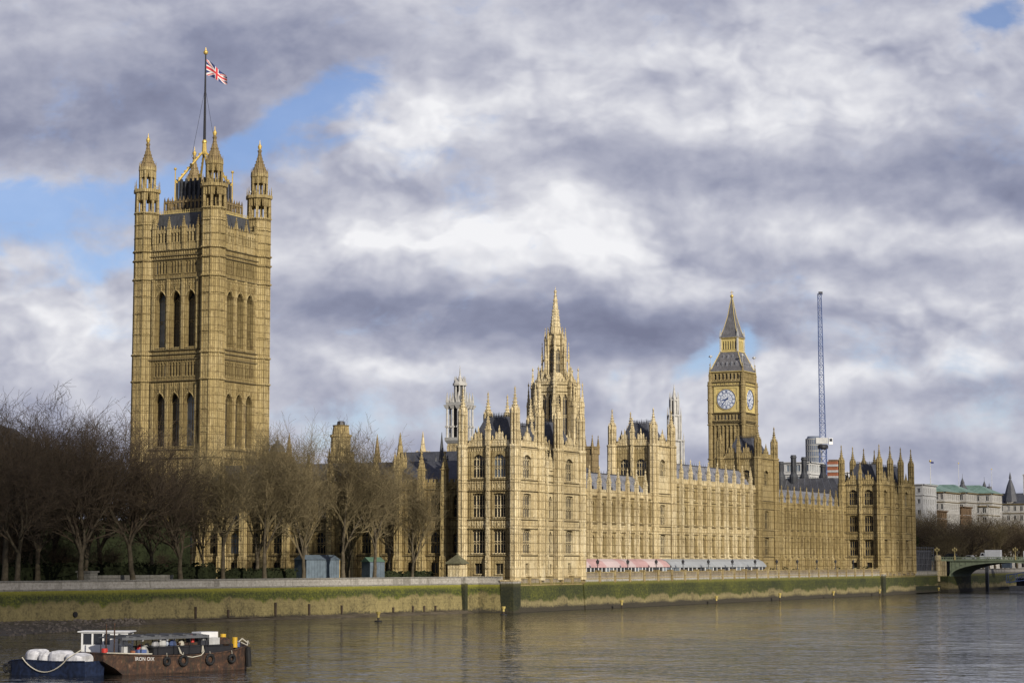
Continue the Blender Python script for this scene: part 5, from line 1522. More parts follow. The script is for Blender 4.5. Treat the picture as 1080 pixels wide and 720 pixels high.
# walker on the path
def person(label, x, y, z, deg, coat, legs, H=1.72):
    T = thing('person', label, 'person', (x, y, z))
    me = bpy.data.meshes.new('body'); k_ = H / 1.72
    V = [(0, 0, .95), (0, 0, 1.2), (0, 0, 1.42), (0, .01, 1.50), (0, .02, 1.62), (.1, .0, .9), (.11, .10, .5), (.11, -.04, .08), (.11, .1, .03), (-.1, 0, .9), (-.11, -.05, .5), (-.11, -.22, .1), (-.11, -.1, .05),
         (.2, 0, 1.40), (.26, -.05, 1.12), (.25, .08, .9), (.25, .12, .82), (-.2, 0, 1.40), (-.26, .06, 1.12), (-.25, .14, .9), (-.25, .17, .82)]
    E = [(0, 1), (1, 2), (2, 3), (3, 4), (0, 5), (5, 6), (6, 7), (7, 8), (0, 9), (9, 10), (10, 11), (11, 12), (2, 13), (13, 14), (14, 15), (15, 16), (2, 17), (17, 18), (18, 19), (19, 20)]
    rad = [.15, .16, .15, .06, .10, .10, .07, .05, .045, .10, .07, .05, .045, .07, .055, .04, .035, .07, .055, .04, .035]
    me.from_pydata([(a * k_, b * k_, c * k_) for a, b, c in V], E, [])
    o = bpy.data.objects.new('body', me); _link(o, T, (x, y, z), R(deg))
    o.modifiers.new('skin', 'SKIN'); sub = o.modifiers.new('sub', 'SUBSURF'); sub.levels = 1; sub.render_levels = 1
    for i, r_ in enumerate(rad): me.skin_vertices[0].data[i].radius = (r_ * k_, r_ * k_)
    me.skin_vertices[0].data[0].use_root = True
    me.materials.append(coat)
    def head():
        mb = MB(); mb.ball((0, .03, 1.62 * k_), .105, 10, 8, 1.2); mb.box(-.02, .02, .12, .16, 1.59, 1.63); return mb
    inst('head', H, head, M['skin'], T, (x, y, z), R(deg), True)
    inst('hair', H, lambda: MB().ball((0, .0, 1.66 * k_), .112, 10, 8, 1.0), M['hair'], T, (x, y, z), R(deg), True)
    def tr():
        mb = MB()
        for s, (a, b_, c) in ((1, (V[5], V[6], V[7])), (-1, (V[9], V[10], V[11]))):
            mb.tube(tuple(q * k_ for q in a), tuple(q * k_ for q in b_), .115, .085, 8); mb.tube(tuple(q * k_ for q in b_), tuple(q * k_ for q in c), .085, .07, 8)
        return mb
    inst('trousers', H, tr, legs, T, (x, y, z), R(deg), True)
    return T
person('walker in a white top and dark trousers on the garden path at far left', -33.4, -117.0, 6.31, 200, M['cloth_white'], M['cloth_dark'])

# ================================================================== bare trees
def tree_meshes(seed, H, spread, fork, dens=1.0, upright=.3):
    r = random.Random(seed)
    tr = MB(); cr = MB()
    r0 = H * .0185
    def branch(mb, p, d, L, rad, lev, maxlev):
        n = 4 if lev < 2 else 3 if lev < 4 else 2
        sides = 7 if lev == 0 else 6 if lev == 1 else 4 if lev < 4 else 3
        q = Vector(p); dd = Vector(d); kids = []
        for i in range(n):
            wob = .10 + .07 * lev
            dd = (dd + Vector((r.gauss(0, wob), r.gauss(0, wob), r.gauss(0, wob * .6) + (.035 * upright * (1 if lev < 3 else .7))))).normalized()
            nq = q + dd * (L / n)
            ra = rad * (1 - .55 * i / n); rb = rad * (1 - .55 * (i + 1) / n)
            (tr if lev < 2 else cr).tube(q, nq, max(.024, ra), max(.018, rb), sides, False)
            kids.append((nq.copy(), dd.copy(), rb)); q = nq
        if lev >= maxlev: return
        for i, (kp, kd, kr) in enumerate(kids):
            if lev == 0 and i < n - 1: continue
            m_ = (2 if i < n - 1 else 3) if lev < 2 else 2
            if lev >= 2 and r.random() > dens and i < n - 1: m_ -= 1
            if lev >= 4 and r.random() > dens: m_ -= 1
            for j in range(m_):
                ang = r.uniform(.35, .95) * (spread if lev < 3 else 1.0)
                az = r.uniform(0, 2 * PI)
                e = kd.orthogonal().normalized(); f = kd.cross(e)
                nd = (kd * math.cos(ang) + (e * math.cos(az) + f * math.sin(az)) * math.sin(ang))
                nd = (nd + Vector((0, 0, upright * .45))).normalized()
                branch(mb, kp, nd, L * r.uniform(.52, .78) * (1.0 if lev else .9), kr * r.uniform(.55, .78), lev + 1, maxlev)
    # trunk and limbs
    h0 = H * fork
    tr.loft(0, 0, [(-.3, r0 * 1.55), (.4, r0 * 1.25), (1.2, r0 * 1.05)], 8, cap=False)
    lean = Vector((r.gauss(0, .05), r.gauss(0, .05), 1)).normalized()
    p = Vector((0, 0, 1.1)); n = 4
    for i in range(n):
        q = p + lean * ((h0 - 1.1) / n) + Vector((r.gauss(0, .08), r.gauss(0, .08), 0))
        tr.tube(p, q, r0 * (1.05 - .07 * i), r0 * (1.05 - .07 * (i + 1)), 8, False); p = q
    k_ = r.choice((4, 5, 5))
    a0 = r.uniform(0, 2 * PI)
    for j in range(k_):
        a = a0 + 2 * PI * j / k_ + r.gauss(0, .25); t = r.uniform(.28, .62) * spread if j else .08
        d = Vector((math.cos(a) * math.sin(t), math.sin(a) * math.sin(t), math.cos(t)))
        branch(tr, p - lean * r.uniform(0, h0 * .12), d, (H - h0) * r.uniform(.40, .52), r0 * r.uniform(.5, .68), 1, 5)
    return tr, cr
def scale_mesh_h(mbs, H):
    top = max(v[2] for v in mbs[1].v); s = H / top
    for mb in mbs: mb.v = [(x * s, y * s, z * s) for x, y, z in mb.v]
TREES = []
for i, (spread, fork, dens, up) in enumerate(((1.0, .22, .60, .30), (1.1, .18, .55, .25), (.62, .20, .7, .7), (.5, .17, .75, .95), (.9, .25, .5, .45))):
    mbs = tree_meshes(40 + i * 7, 27.0, spread, fork, dens, up); scale_mesh_h(mbs, 27.0)
    a = mbs[0].mesh('trunk', False, True); a.materials.append(M['bark'])
    c1 = mbs[1].mesh('crown', False); c1.materials.append(M['twig'])
    c2 = c1.copy(); c2.materials.clear(); c2.materials.append(M['twig_olive'])
    TREES.append((a, c1, c2))
def tree(label, x, y, kind, H, rz, olive=False, group=None, wide=1.0, z=6.3):
    T = thing('plane_tree', label, 'tree', (x, y, z), group)
    a, c1, c2 = TREES[kind]
    for nme, me in (('trunk', a), ('crown', c2 if olive else c1)):
        o = bpy.data.objects.new(nme, me); col.objects.link(o); o.parent = T
        o.rotation_euler = (0, 0, rz); o.scale = (wide * H / 27.0, wide * H / 27.0, H / 27.0)
    return T
FT = [(-29.9, -114.2, 0, 31), (-27.9, -100.9, 1, 31), (-26.2, -89.3, 4, 28), (-24.5, -78.2, 1, 27), (-22.9, -67.8, 4, 28), (-21.3, -57.1, 2, 30), (-19.7, -46.6, 3, 32), (-18.1, -35.4, 2, 31), (-16.7, -26.2, 4, 27), (-14.9, -14.7, 3, 26)]
near = ['by the walker at the far left', 'left of the pale plinth', 'with a leaning trunk below the square tower', 'in front of the square tower', 'right of the square tower front corner', 'left of the blue grey hut', 'in front of the blue grey hut', 'right of the tan hut end', 'in front of the small blue hut', 'nearest to the kiosk']
for i, (x, y, kd, H) in enumerate(FT):
    tree('bare front row tree %s' % near[i], x, y, kd, H, rnd.uniform(0, 6.28), i >= 4, 'bare trees in the garden', .80 if i >= 4 else .95)
BT = [(-44, -115, 2, 33), (-41.3, -103.5, 4, 34), (-40.3, -96.4, 0, 33), (-38.5, -86.0, 3, 33), (-36.3, -70.2, 0, 29), (-34.3, -57.1, 3, 30), (-31.5, -44.0, 2, 28), (-28.5, -31.0, 4, 27), (-26.5, -19.5, 3, 27), (-23.5, -9.0, 2, 26),
      (-56, -98, 0, 34), (-53, -88, 1, 35), (-51.5, -79, 3, 34), (-49.9, -67.3, 2, 33), (-70, -62, 0, 34), (-72, -80, 1, 34)]
for i, (x, y, kd, H) in enumerate(BT):
    row = 'second' if i < 10 else 'rear'
    k_ = i if i < 10 else i - 10
    tree('bare tree behind the front row, %s of the %s row from the left' % (ords[k_], row), x, y, kd, H, rnd.uniform(0, 6.28), 5 <= i < 10, 'bare trees in the garden', .8 if 5 <= i < 10 else .9)
# scrub below the trees at the far left
for i, (x, y, h) in enumerate(((-62, -128, 9), (-52, -108, 8), (-47, -98, 10), (-45, -84, 8), (-43, -74, 7), (-40, -62, 6), (-58, -84, 11))):
    tree('brown bare shrub under the trees at the left, %s from the left' % ords[i], x, y, 3 if i % 2 else 2, h, i * 1.1, False, 'bare shrubs under the trees', 1.9)

# house with dark roofs at the far left
T = thing('house', 'dark slate roofed house with white gable half hidden behind the bare trees', 'house', (-141, 30, 6.3))
mb = MB(); mb.box(-193, -154, 30, 52, 6.2, 34); mb.build('wall', M['stone_grey'], T)
mb = MB(); hx = 0
mb.poly([(-193, 29.5, 34), (-153.5, 29.5, 34), (-155.5, 36, 42.5), (-193, 36, 42.5)]); mb.poly([(-193, 52, 34), (-153.5, 52, 34), (-155.5, 36, 42.5), (-193, 36, 42.5)]); mb.poly([(-153.5, 29.5, 34), (-153.5, 52, 34), (-155.5, 36, 42.5)])
mb.build('roof', M['slate'], T)
T = thing('house', 'white walled building with overhanging slate eaves at the left edge of the picture', 'house', (-175, 50, 6.3))
mb = MB(); mb.box(-227, -190.5, 56, 76, 6.2, 44.6); mb.build('wall', M['white_dirty'], T)
mb = MB(); a = [(-230, 54, 44.5), (-188, 54, 44.5), (-188, 78, 44.5), (-230, 78, 44.5)]; b = [(-218, 65, 50), (-199, 65, 50), (-199, 67, 50), (-218, 67, 50)]
for i in range(4):
    j = (i + 1) % 4; mb.poly([a[i], a[j], b[j], b[i]])
mb.poly(b); mb.poly(a); mb.build('roof', M['slate'], T)

# ================================================================== bridge
BG = M['bridge_green']
T = thing('bridge', 'green iron arch bridge at the right with traffic on it', 'bridge', (0, 320, 0))
y0, y1 = 308.0, 334.0
def arch_pts(xa, xb, zs_, zc_, n=20):
    return [(xa + (xb - xa) * (1 - math.cos(PI * i / n)) / 2, zs_ + (zc_ - zs_) * math.sin(PI * i / n)) for i in range(n + 1)]
spans = [(2.6, 39.0), (43.0, 80.0), (84.0, 122.0), (126.0, 163.0)]
for xa, xb in spans:
    up = (xa - 40) / 40 * .35
    pts = arch_pts(xa, xb, 5.0, 9.55 + max(0, up))
    mb = MB()
    for (p, z), (q, zz) in zip(pts[:-1], pts[1:]):
        mb.poly([(p, y0, z), (q, y0, zz), (q, y0, 10.0), (p, y0, 10.0)]); mb.poly([(p, y1, z), (q, y1, zz), (q, y1, 10.0), (p, y1, 10.0)])
    mb.build('spandrel', BG, T)
    mb = MB()
    for (p, z), (q, zz) in zip(pts[:-1], pts[1:]):
        mb.tube((p, y0 - .1, z + .18), (q, y0 - .1, zz + .18), .30, None, 4)
    mb.build('arch_rib', BG, T)
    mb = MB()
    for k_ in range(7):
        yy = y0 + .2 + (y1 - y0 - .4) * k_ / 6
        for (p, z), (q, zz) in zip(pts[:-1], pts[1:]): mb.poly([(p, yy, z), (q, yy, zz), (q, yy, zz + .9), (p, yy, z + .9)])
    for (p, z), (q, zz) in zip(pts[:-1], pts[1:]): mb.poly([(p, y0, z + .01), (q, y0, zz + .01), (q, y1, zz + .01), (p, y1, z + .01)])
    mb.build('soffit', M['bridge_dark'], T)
    mb = MB()
    for i in range(1, 20):
        p, z = pts[i]
        if 10 - z > 1.0: mb.box(p - .08, p + .08, y0 - .12, y0 - .003, z + .2, 9.9); 
        if 10 - z > 1.8: mb.loft(p + .5, y0 - .06, [(z + 1, .3), (z + 1.1, .3)], 6)
    mb.build('spandrel_tracery', BG, T)
mb = MB(); mb.box(-3, 170, y0 - .5, y1 + .5, 10.0, 10.35); mb.build('deck', BG, T)
mb = MB(); mb.poly([(-60, y0 + 3, 10.36), (170, y0 + 3, 10.36), (170, y1 - 3, 10.36), (-60, y1 - 3, 10.36)]); mb.build('road', M['asphalt'], T)
for yy in (y0 - .35, y1 + .35):
    mb = MB(); mb.box(-3, 170, yy - .12, yy + .12, 10.35, 10.6); mb.box(-3, 170, yy - .14, yy + .14, 11.15, 11.35)
    for i in range(288): mb.box(-3 + i * .6, -2.8 + i * .6, yy - .06, yy + .06, 10.6, 11.15)
    mb.build('balustrade', BG, T)
for i, x in enumerate((41, 82, 124)):
    mb = MB(); mb.prism([(x - 2, y0 - 1.5), (x, y0 - 4), (x + 2, y0 - 1.5), (x + 2, y1 + 1.5), (x, y1 + 4), (x - 2, y1 + 1.5)], -2, 5.4); mb.box(x - 1.6, x + 1.6, y0 - .8, y1 + .8, 5.4, 10); mb.build('pier', M['stone_grey'], T)
mb = MB(); mb.prism([(-3.2, y0 - 1.4), (2.4, y0 - 1.4), (2.6, y0 + .6), (2.6, y1), (-3.2, y1)], -2, 5.2); mb.build('abutment', M['wall_terrace'], T)
mb = MB(); mb.box(-3.1, 1.6, y0 - .9, y0 - .01, 5.2, 10.0); mb.loft(-1.0, y0 - 1.0, [(3.5, .9), (9.8, .85), (10.1, 1.05), (11.5, 1.05), (11.9, .8)], 8); mb.build('abutment_turret', M['stone_river'], T)
mb = MB(); mb.poly([(2.55, y0, 4.8), (2.55, y1, 4.8), (2.55, y1, -1), (2.55, y0, -1)]); mb.build('abutment_side', M['wall_corner'], T)
o = None
mb = MB(); mb.box(-60, -3.0, y0 + .5, y1 - .5, 6.2, 10.35); o = mb.build('road_embankment', M['concrete']); o['kind'] = 'structure'
def bridge_lamp(label, x, y):
    T = thing('bridge_lamp', label, 'lamp post', (x, y, 11.3), 'lamp posts on the bridge')
    def p():
        mb = MB(); mb.loft(0, 0, [(10.35, .32), (11.6, .28), (11.8, .14), (13.6, .10)], 8); mb.tube((-.6, 0, 13.2), (.6, 0, 13.2), .06, None, 5); return mb
    inst('post', 'b', p, M['gilt_stone'], T, (x, y, 0))
    for dx, dz_ in ((-.6, 13.3), (.6, 13.3), (0, 13.7)):
        inst('lantern', 'b', lambda: MB().loft(0, 0, [(0, .1), (.1, .22), (.5, .28), (.6, .1), (.8, .03)], 6), M['gilt_stone'], T, (x + dx, y, dz_))
bridge_lamp('gilt triple lamp on the bridge abutment at its left end', -1.4, y0 - .4)
bridge_lamp('gilt triple lamp between the dark taxi and the pale van on the bridge', 4.4, y0 - .35)
bridge_lamp('gilt triple lamp on the bridge near the right edge of the picture', 24.0, y0 - .35)
def vehicle(label, cat, name, x, y, L, W, H, zb, paint, shape):
    """road vehicle heading along X; shape = side outline of body as fractions"""
    T = thing(name, label, cat, (x, y, 10.36))
    mb = MB(); n = len(shape)
    f0 = [(x + L * a, y - W / 2, 10.36 + zb + (H - zb) * c) for a, c in shape]; f1 = [(p[0], y + W / 2, p[2]) for p in f0]
    mb.poly(f0); mb.poly(f1[::-1])
    for i in range(n):
        j = (i + 1) % n; mb.poly([f0[i], f0[j], f1[j], f1[i]])
    mb.build('body', paint, T)
    for fx in (.18, .80):
        for s in (-1, 1):
            mb = MB(); mb.tube((x + L * fx, y + s * (W / 2 - .2), 10.36 + .36), (x + L * fx, y + s * (W / 2 + .04), 10.36 + .36), .36, None, 12)
            wh = mb.build('wheel', M['tyre'], T)
            mb = MB(); mb.tube((x + L * fx, y + s * (W / 2 + .03), 10.72), (x + L * fx, y + s * (W / 2 + .06), 10.72), .18, None, 10); mb.build('rim', M['concrete'], wh)
    return T
def vwin(T, x0, x1, y, z0, z1, slope=0.0, s0=0.0):
    mb = MB(); mb.poly([(x0, y, z0), (x1, y, z0), (x1 - slope, y, z1), (x0 + s0, y, z1)]); mb.build('window', M['glass'], T)
V = vehicle('white box van crossing the bridge', 'van', 'box_van', 13.2, 312.6, 5.0, 2.2, 3.2, .45, M['white_paint'], [(0, 0), (1, 0), (1, 1), (.0, 1)])
mb = MB(); mb.frus(12.35, 312.6, 10.8, 11.7, .85, 1.0, .85, 1.0); mb.frus(12.45, 312.6, 11.7, 12.7, .75, .98, .55, .9); mb.build('cab', M['white_paint'], V); vwin(V, 11.9, 12.9, 311.55, 11.75, 12.5, .1, .3)
V = vehicle('pale car just ahead of the white box van on the bridge', 'car', 'pale_car', 5.8, 312.8, 4.3, 1.75, 1.5, .25, M['white_dirty'], [(0, 0), (1, 0), (1, .5), (.86, .56), (.72, 1), (.34, 1), (.2, .56), (0, .48)]); vwin(V, 6.9, 8.7, 311.915, 11.2, 11.75, .3, .3)
V = vehicle('dark taxi at the left end of the bridge', 'car', 'dark_taxi', -.2, 312.6, 4.6, 1.8, 2.1, .25, M['tyre'], [(0, 0), (1, 0), (1, .52), (.85, .58), (.76, 1), (.2, 1), (.08, .58), (0, .5)]); vwin(V, 1.0, 3.2, 311.69, 11.55, 12.2, .2, .3)
V = vehicle('second dark car behind the taxi on the bridge', 'car', 'dark_car', -5.6, 313.0, 4.4, 1.8, 1.8, .25, M['tyre'], [(0, 0), (1, 0), (1, .5), (.86, .56), (.72, 1), (.3, 1), (.15, .56), (0, .5)]); vwin(V, -4.4, -2.6, 312.09, 11.3, 11.85, .3, .3)
V = vehicle('white van at the right edge of the bridge', 'van', 'white_van', 25.6, 312.6, 4.8, 2.0, 2.9, .3, M['white_paint'], [(0, 0), (1, 0), (1, .45), (.93, .52), (.84, 1), (.02, 1), (0, .9)]); vwin(V, 28.6, 29.8, 311.59, 11.9, 12.6, .3, .1)
# scaffolding with netting against the wall next to the far pavilion
T = thing('scaffold', 'dark netted scaffolding between the far pavilion and the bridge', 'scaffolding', (-2, 290, 0))
mb = MB(); mb.box(-6.5, -2.2, 277, 303, 5.0, 13.5); mb.build('netting', M['netting'], T)
mb = MB()
for i in range(11):
    y = 276.6 + i * 2.7
    mb.tube((-1.4, y, -1), (-1.4, y, 14.6), .09, None, 4)
for z in (3, 5, 7, 9, 11, 13, 14.2): mb.tube((-1.4, 276.6, z), (-1.4, 303.6, z), .08, None, 4)
for i in range(5): mb.tube((-1.35, 276.6 + i * 5.4, 3), (-1.35, 282 + i * 5.4, 13), .07, None, 4)
for k_ in range(4): mb.tube((-6.8 + k_ * 1.8, 276.6, 3), (-6.8 + k_ * 1.8, 276.6, 14.6), .08, None, 4)
for z in (5, 7, 9, 11, 13): mb.tube((-6.8, 276.6, z), (-1.4, 276.6, z), .07, None, 4)
mb.build('poles', M['scaffold_grey'], T)
mb = MB(); leaf_ball(mb, -4, 287, 16.3, 2.6, 2.2, 900, .35); o = mb.build('shrub', M['hedge'], None, recalc=False); tag(o, 'dark rounded evergreen above the netted scaffolding', 'shrub')
mb = MB(); mb.box(-6.0, .6, 276, 304, .2, 2.2)
o = mb.build('mooring_fender', M['wall_corner']); tag(o, 'dark timber fender at the waterline below the netted scaffolding', 'fender')
# jetty and gangway seen through the arch
T = thing('jetty', 'grey floating jetty with truss gangway seen through the bridge arch', 'jetty', (14, 385, 0))
mb = MB(); mb.box(6, 14, 372, 420, -.5, 1.4); mb.build('pontoon', M['scaffold_grey'], T)
mb = MB()
for yy in (372, 375):
    mb.tube((5, yy, 2.5), (30, yy, 6.4), .18, None, 4); mb.tube((5, yy, 5.2), (30, yy, 9), .18, None, 4)
    for i in range(9):
        a = i / 8; mb.tube((5 + 25 * a, yy, 2.5 + 3.9 * a), (5 + 25 * a, yy, 5.2 + 3.8 * a), .12, None, 4)
        if i < 8: b_ = (i + 1) / 8; mb.tube((5 + 25 * a, yy, 2.5 + 3.9 * a), (5 + 25 * b_, yy, 5.2 + 3.8 * b_), .10, None, 4)
mb.build('gangway', M['crane_blue'], T)
mb = MB(); mb.box(7, 12, 378, 396, 1.4, 4.0); mb.build('shelter', M['glass'], T)
mb = MB(); mb.box(6.9, 12.1, 377.9, 396.1, 4.0, 4.4); mb.build('shelter_roof', M['white_dirty'], T)
mb = MB(); mb.box(5.6, 6.6, 341, 342, -1, 9.4); o = mb.build('mooring_pile', M['scaffold_grey']); tag(o, 'grey steel mooring pile under the bridge arch', 'pile')
mb = MB(); mb.box(3.5, 6.5, 372, 374.5, 7.6, 9.4); o = mb.build('ticket_booth', M['hoarding_blue']); tag(o, 'bright blue booth on the bank seen under the bridge arch', 'booth')

# trees of the far embankment
for i in range(15):
    y = 338 + i * 11; x = -7 - (i % 3) * 5
    tree('brown bare tree beyond the bridge, number %d of the embankment row from the left' % (i + 1), x, y, (0, 1, 2, 4)[i % 4], 19.5 + (i * 7 % 5), i * 1.7, i % 2 == 0, 'bare trees beyond the bridge', 1.25)
for i in range(9):
    y = 345 + i * 17; x = -24 - (i % 2) * 7
    tree('brown bare tree beyond the bridge, number %d of the row behind' % (i + 1), x, y, (1, 0, 4)[i % 3], 20 + (i * 5 % 4), i * 2.3, False, 'bare trees beyond the bridge', 1.3)

# ================================================================== buildings beyond
def block(name, label, cat, x0, x1, y0, y1, zt, wmat, floors, nx, ny, gm='glass', roof=None, rmat='slate', group=None, cornice=True, z0=6.2, ww=.5, wh=.55):
    """building with storeys of recessed windows on its south and east faces"""
    T = thing(name, label, cat, ((x0 + x1) / 2, (y0 + y1) / 2, z0), group)
    fh = (zt - z0) / floors
    for F, L, n in ((Fr(x0, y0, 0), x1 - x0, nx), (Fr(x1, y0, 90), y1 - y0, ny)):
        st = L / n; w_ = st * ww
        cols = [((i + .5) * st, [(w_, z0 + fh * (k_ + .22), z0 + fh * (k_ + .22 + wh), 0) for k_ in range(floors)]) for i in range(n)]
        mb = MB(F); wall_face(mb, 0, L, z0, zt, cols, .45); mb.build('wall', wmat, T)
        if n * floors <= 120:
            for s, ws in cols:
                for w2, zs, zh, _ in ws[max(0, floors - 5):]:
                    window(T, F, s, zs, zh, w2, 0, 1, .45, smat=M['white_dirty'], gmat=M[gm], transom=False)
        mb = MB(F); mb.poly([(0, -.5, z0), (L, -.5, z0), (L, -.5, zt), (0, -.5, zt)]); mb.build('glazing', M[gm], T)
        if cornice:
            string(T, F, 0, L, zt, wmat, .7, .7); string(T, F, 0, L, z0 + fh * (floors - 1), wmat, .4, .4)
    mb = MB(); mb.poly([(x0, y0, zt), (x1, y0, zt), (x1, y1, zt), (x0, y1, zt)]); mb.poly([(x0, y1, z0), (x1, y1, z0), (x1, y1, zt), (x0, y1, zt)]); mb.poly([(x0, y0, z0), (x0, y1, z0), (x0, y1, zt), (x0, y0, zt)]); mb.build('wall', wmat, T)
    if roof:
        hip_roof(T, x0 - .6, x1 + .6, y0 - .6, y1 + .6, zt + .1, zt + roof, min(x1 - x0, y1 - y0) * .45, min(x1 - x0, y1 - y0) * .45, M[rmat])
    return T
SG = M['stone_grey']; SWH = M['stone_white']
block('office_block', 'bright white building immediately right of the far pavilion', 'building', -56, -31.6, 398, 416, 38.2, M['white_dirty'], 8, 8, 6, cornice=True, ww=.35, wh=.4)
block('office_block', 'pale stone office block with green copper roof nearest to the far pavilion', 'building', -58, -40.6, 459, 482, 37.2, SWH, 8, 9, 8, roof=3.4, rmat='copper', group='green roofed office blocks')
block('office_block', 'pale stone office block with green copper roof, middle one of three', 'building', -64, -43.6, 503.5, 521, 38.2, SWH, 8, 5, 6, roof=3.6, rmat='copper', group='green roofed office blocks', ww=.3)
block('office_block', 'pale stone office block with green copper roof, rightmost of three', 'building', -70, -49.0, 567, 585, 39.6, SWH, 8, 5, 6, roof=4.0, rmat='copper', group='green roofed office blocks', ww=.3)
block('brick_block', 'brown brick building below the green roofed office blocks', 'building', -60, -38.5, 430, 455, 29.5, M['brick_brown'], 6, 8, 8, cornice=True, ww=.4)
block('brick_block', 'second brown brick building below the green roofed office blocks', 'building', -62, -40.5, 486, 500, 32.0, M['brick_brown'], 6, 8, 6, ww=.4)
block('mansion_block', 'ornate pale mansion block behind the trees beyond the bridge', 'building', -72, -44, 540, 560, 33.5, SWH, 7, 9, 7, ww=.45)
T = block('mansion_block', 'mansion block with steep dark pointed roofs at the right edge', 'building', -80, -38, 606, 660, 36.0, SWH, 7, 14, 14, ww=.4)
hip_roof(T, -80, -38, 606, 660, 36.1, 41, 8, 8, M['slate'])
for x, y, r, h in ((-51, 609, 3.2, 49.0), (-43, 630, 3.0, 48.0), (-60, 606, 2.0, 44)):
    mb = MB(); mb.loft(x, y, [(33, r * .9), (37, r * .9)], 8); mb.build('corner_turret', SWH, T)
    mb = MB(); mb.loft(x, y, [(37, r * 1.08), (39, r * .92), (44, r * .52), (h - 1.5, r * .12), (h - 1.2, r * .2), (h + 1.6, .05)], 8); mb.build('pointed_roof', M['slate'], T)
mb = MB(); mb.box(-46, -43.5, 613, 616, 40, 49); mb.box(-46.2, -43.3, 612.8, 616.2, 49, 49.6); mb.build('chimney', SWH, T)
for i, (x, y, z) in enumerate(((-60.8, 562.6, 43.5), (-62.5, 607, 43.5))):
    T = thing('cupola', '%s dark cupola with finial above the green copper roofs' % ('left' if i == 0 else 'right'), 'cupola', (x, y, 40), 'dark cupolas above the roofs')
    mb = MB(); mb.loft(x, y, [(36, 2.4), (z - 3.2, 2.4), (z - 3, 2.9), (z - 2.4, 2.6), (z - .8, 1.5), (z + .6, .7), (z + .7, 1.0), (z + 1.1, .8), (z + 3, .1), (z + 5, .04)], 8); mb.build('dome', M['iron_roof'], T)
for i, (x, y, z0, z1) in enumerate(((-46.7, 462, 38, 49.5), (-47.7, 508, 40, 50.5), (-50.1, 572, 42, 50.5))):
    T = thing('flagstaff', '%s thin flagstaff above the green copper roofs from the left' % ords[i], 'flagpole', (x, y, z0), 'flagstaffs above the roofs')
    mb = MB(); mb.tube((x, y, z0), (x, y, z1), .2 if i == 0 else .11, .09, 6); mb.build('pole', M['white_dirty'], T)
    mb = MB(); mb.ball((x, y, z1), .3 if i else .5, 6, 4); mb.build('ball', M['gold'], T)
    if i == 0:
        mb = MB(); mb.poly([(x, y, z1 - .1), (x + 1.3, y + .5, z1 - .3), (x + 1.2, y + .5, z1 - 1.0), (x, y, z1 - .9)]); mb.build('flag', M['flag_blue'], T)

# range north of the palace: bronze roofed block with tall black vents
T = block('bronze_block', 'stone office block with dark bronze roof and tall black vent chimneys behind the far wing', 'building', -92, -46, 352, 400, 30, M['stone_dark'], 6, 12, 12, ww=.5)
hip_roof(T, -92, -46, 352, 400, 30.1, 39.5, 7, 7, M['bronze_roof'], None, rib=3)
for x, y, zt in ((-71.9, 357, 45.6), (-67.8, 359, 47.9), (-64.5, 361, 47.2), (-58.4, 364, 44.6)):
    def vent(zt=zt):
        mb = MB(); mb.loft(0, 0, [(33, 1.5), (40.2, 1.6), (41.2, 1.15), (42.0, .92), (zt - 1.2, .88), (zt - 1.0, 1.15), (zt - .5, 1.15), (zt - .4, .95), (zt, 1.0)], 12)
        for i in range(8):
            a = 2 * PI * i / 8; mb.tube((1.0 * math.cos(a), 1.0 * math.sin(a), 41.5), (.95 * math.cos(a), .95 * math.sin(a), zt - .6), .09, None, 4)
        return mb
    inst('vent_chimney', zt, vent, M['iron_roof'], T, (x, y, 0))
small_tower('dark slate spirelet among the black vents behind the far wing', -43.8, 254.4, 26, [(36.0, 1.35), (36.3, 1.7), (37.0, 1.4), (42.6, .05)], M['slate'], n=6, name='roof_fleche', pins=4, pr=1.5, pz=(36, 39))
block('white_block', 'white glazed block behind the black vents', 'building', -104, -84, 424, 440, 48.5, M['white_dirty'], 9, 6, 6, gm='glass_pale', ww=.7)
block('white_block', 'small white tower block just left of the far pavilion', 'building', -96, -90.0, 500, 510, 47.5, M['white_paint'], 9, 2, 3, gm='glass_pale')
T = thing('round_tower', 'grey glass cylindrical tower block beside the crane', 'building', (-522, 1718, 6.3))
mb = MB(); mb.loft(-522, 1718, [(6.2, 8.2), (132, 8.2), (134.5, 6.8), (135.5, 6.4)], 24); mb.build('glass_shell', M['cyl_glass'], T)
mb = MB()
for i in range(24):
    a = 2 * PI * i / 24; mb.tube((-522 + 8.3 * math.cos(a), 1718 + 8.3 * math.sin(a), 40), (-522 + 8.3 * math.cos(a), 1718 + 8.3 * math.sin(a), 132.5), .22, None, 4)
for z in range(60, 133, 6): mb.loft(-522, 1718, [(z, 8.25), (z + .1, 8.55), (z + .9, 8.55), (z + 1, 8.25)], 24, cap=False)
mb.build('mullions', M['concrete'], T)
T = thing('glass_spire', 'thin pale glass skyscraper far behind the river front', 'skyscraper', (-1033, 2356, 6.3))
mb = MB(); mb.loft(-1033, 2356, [(6, 9.5), (60, 8.5), (185, 2.6), (192, 1.4)], 4, .4); mb.build('shaft', M['pale_glass'], T)
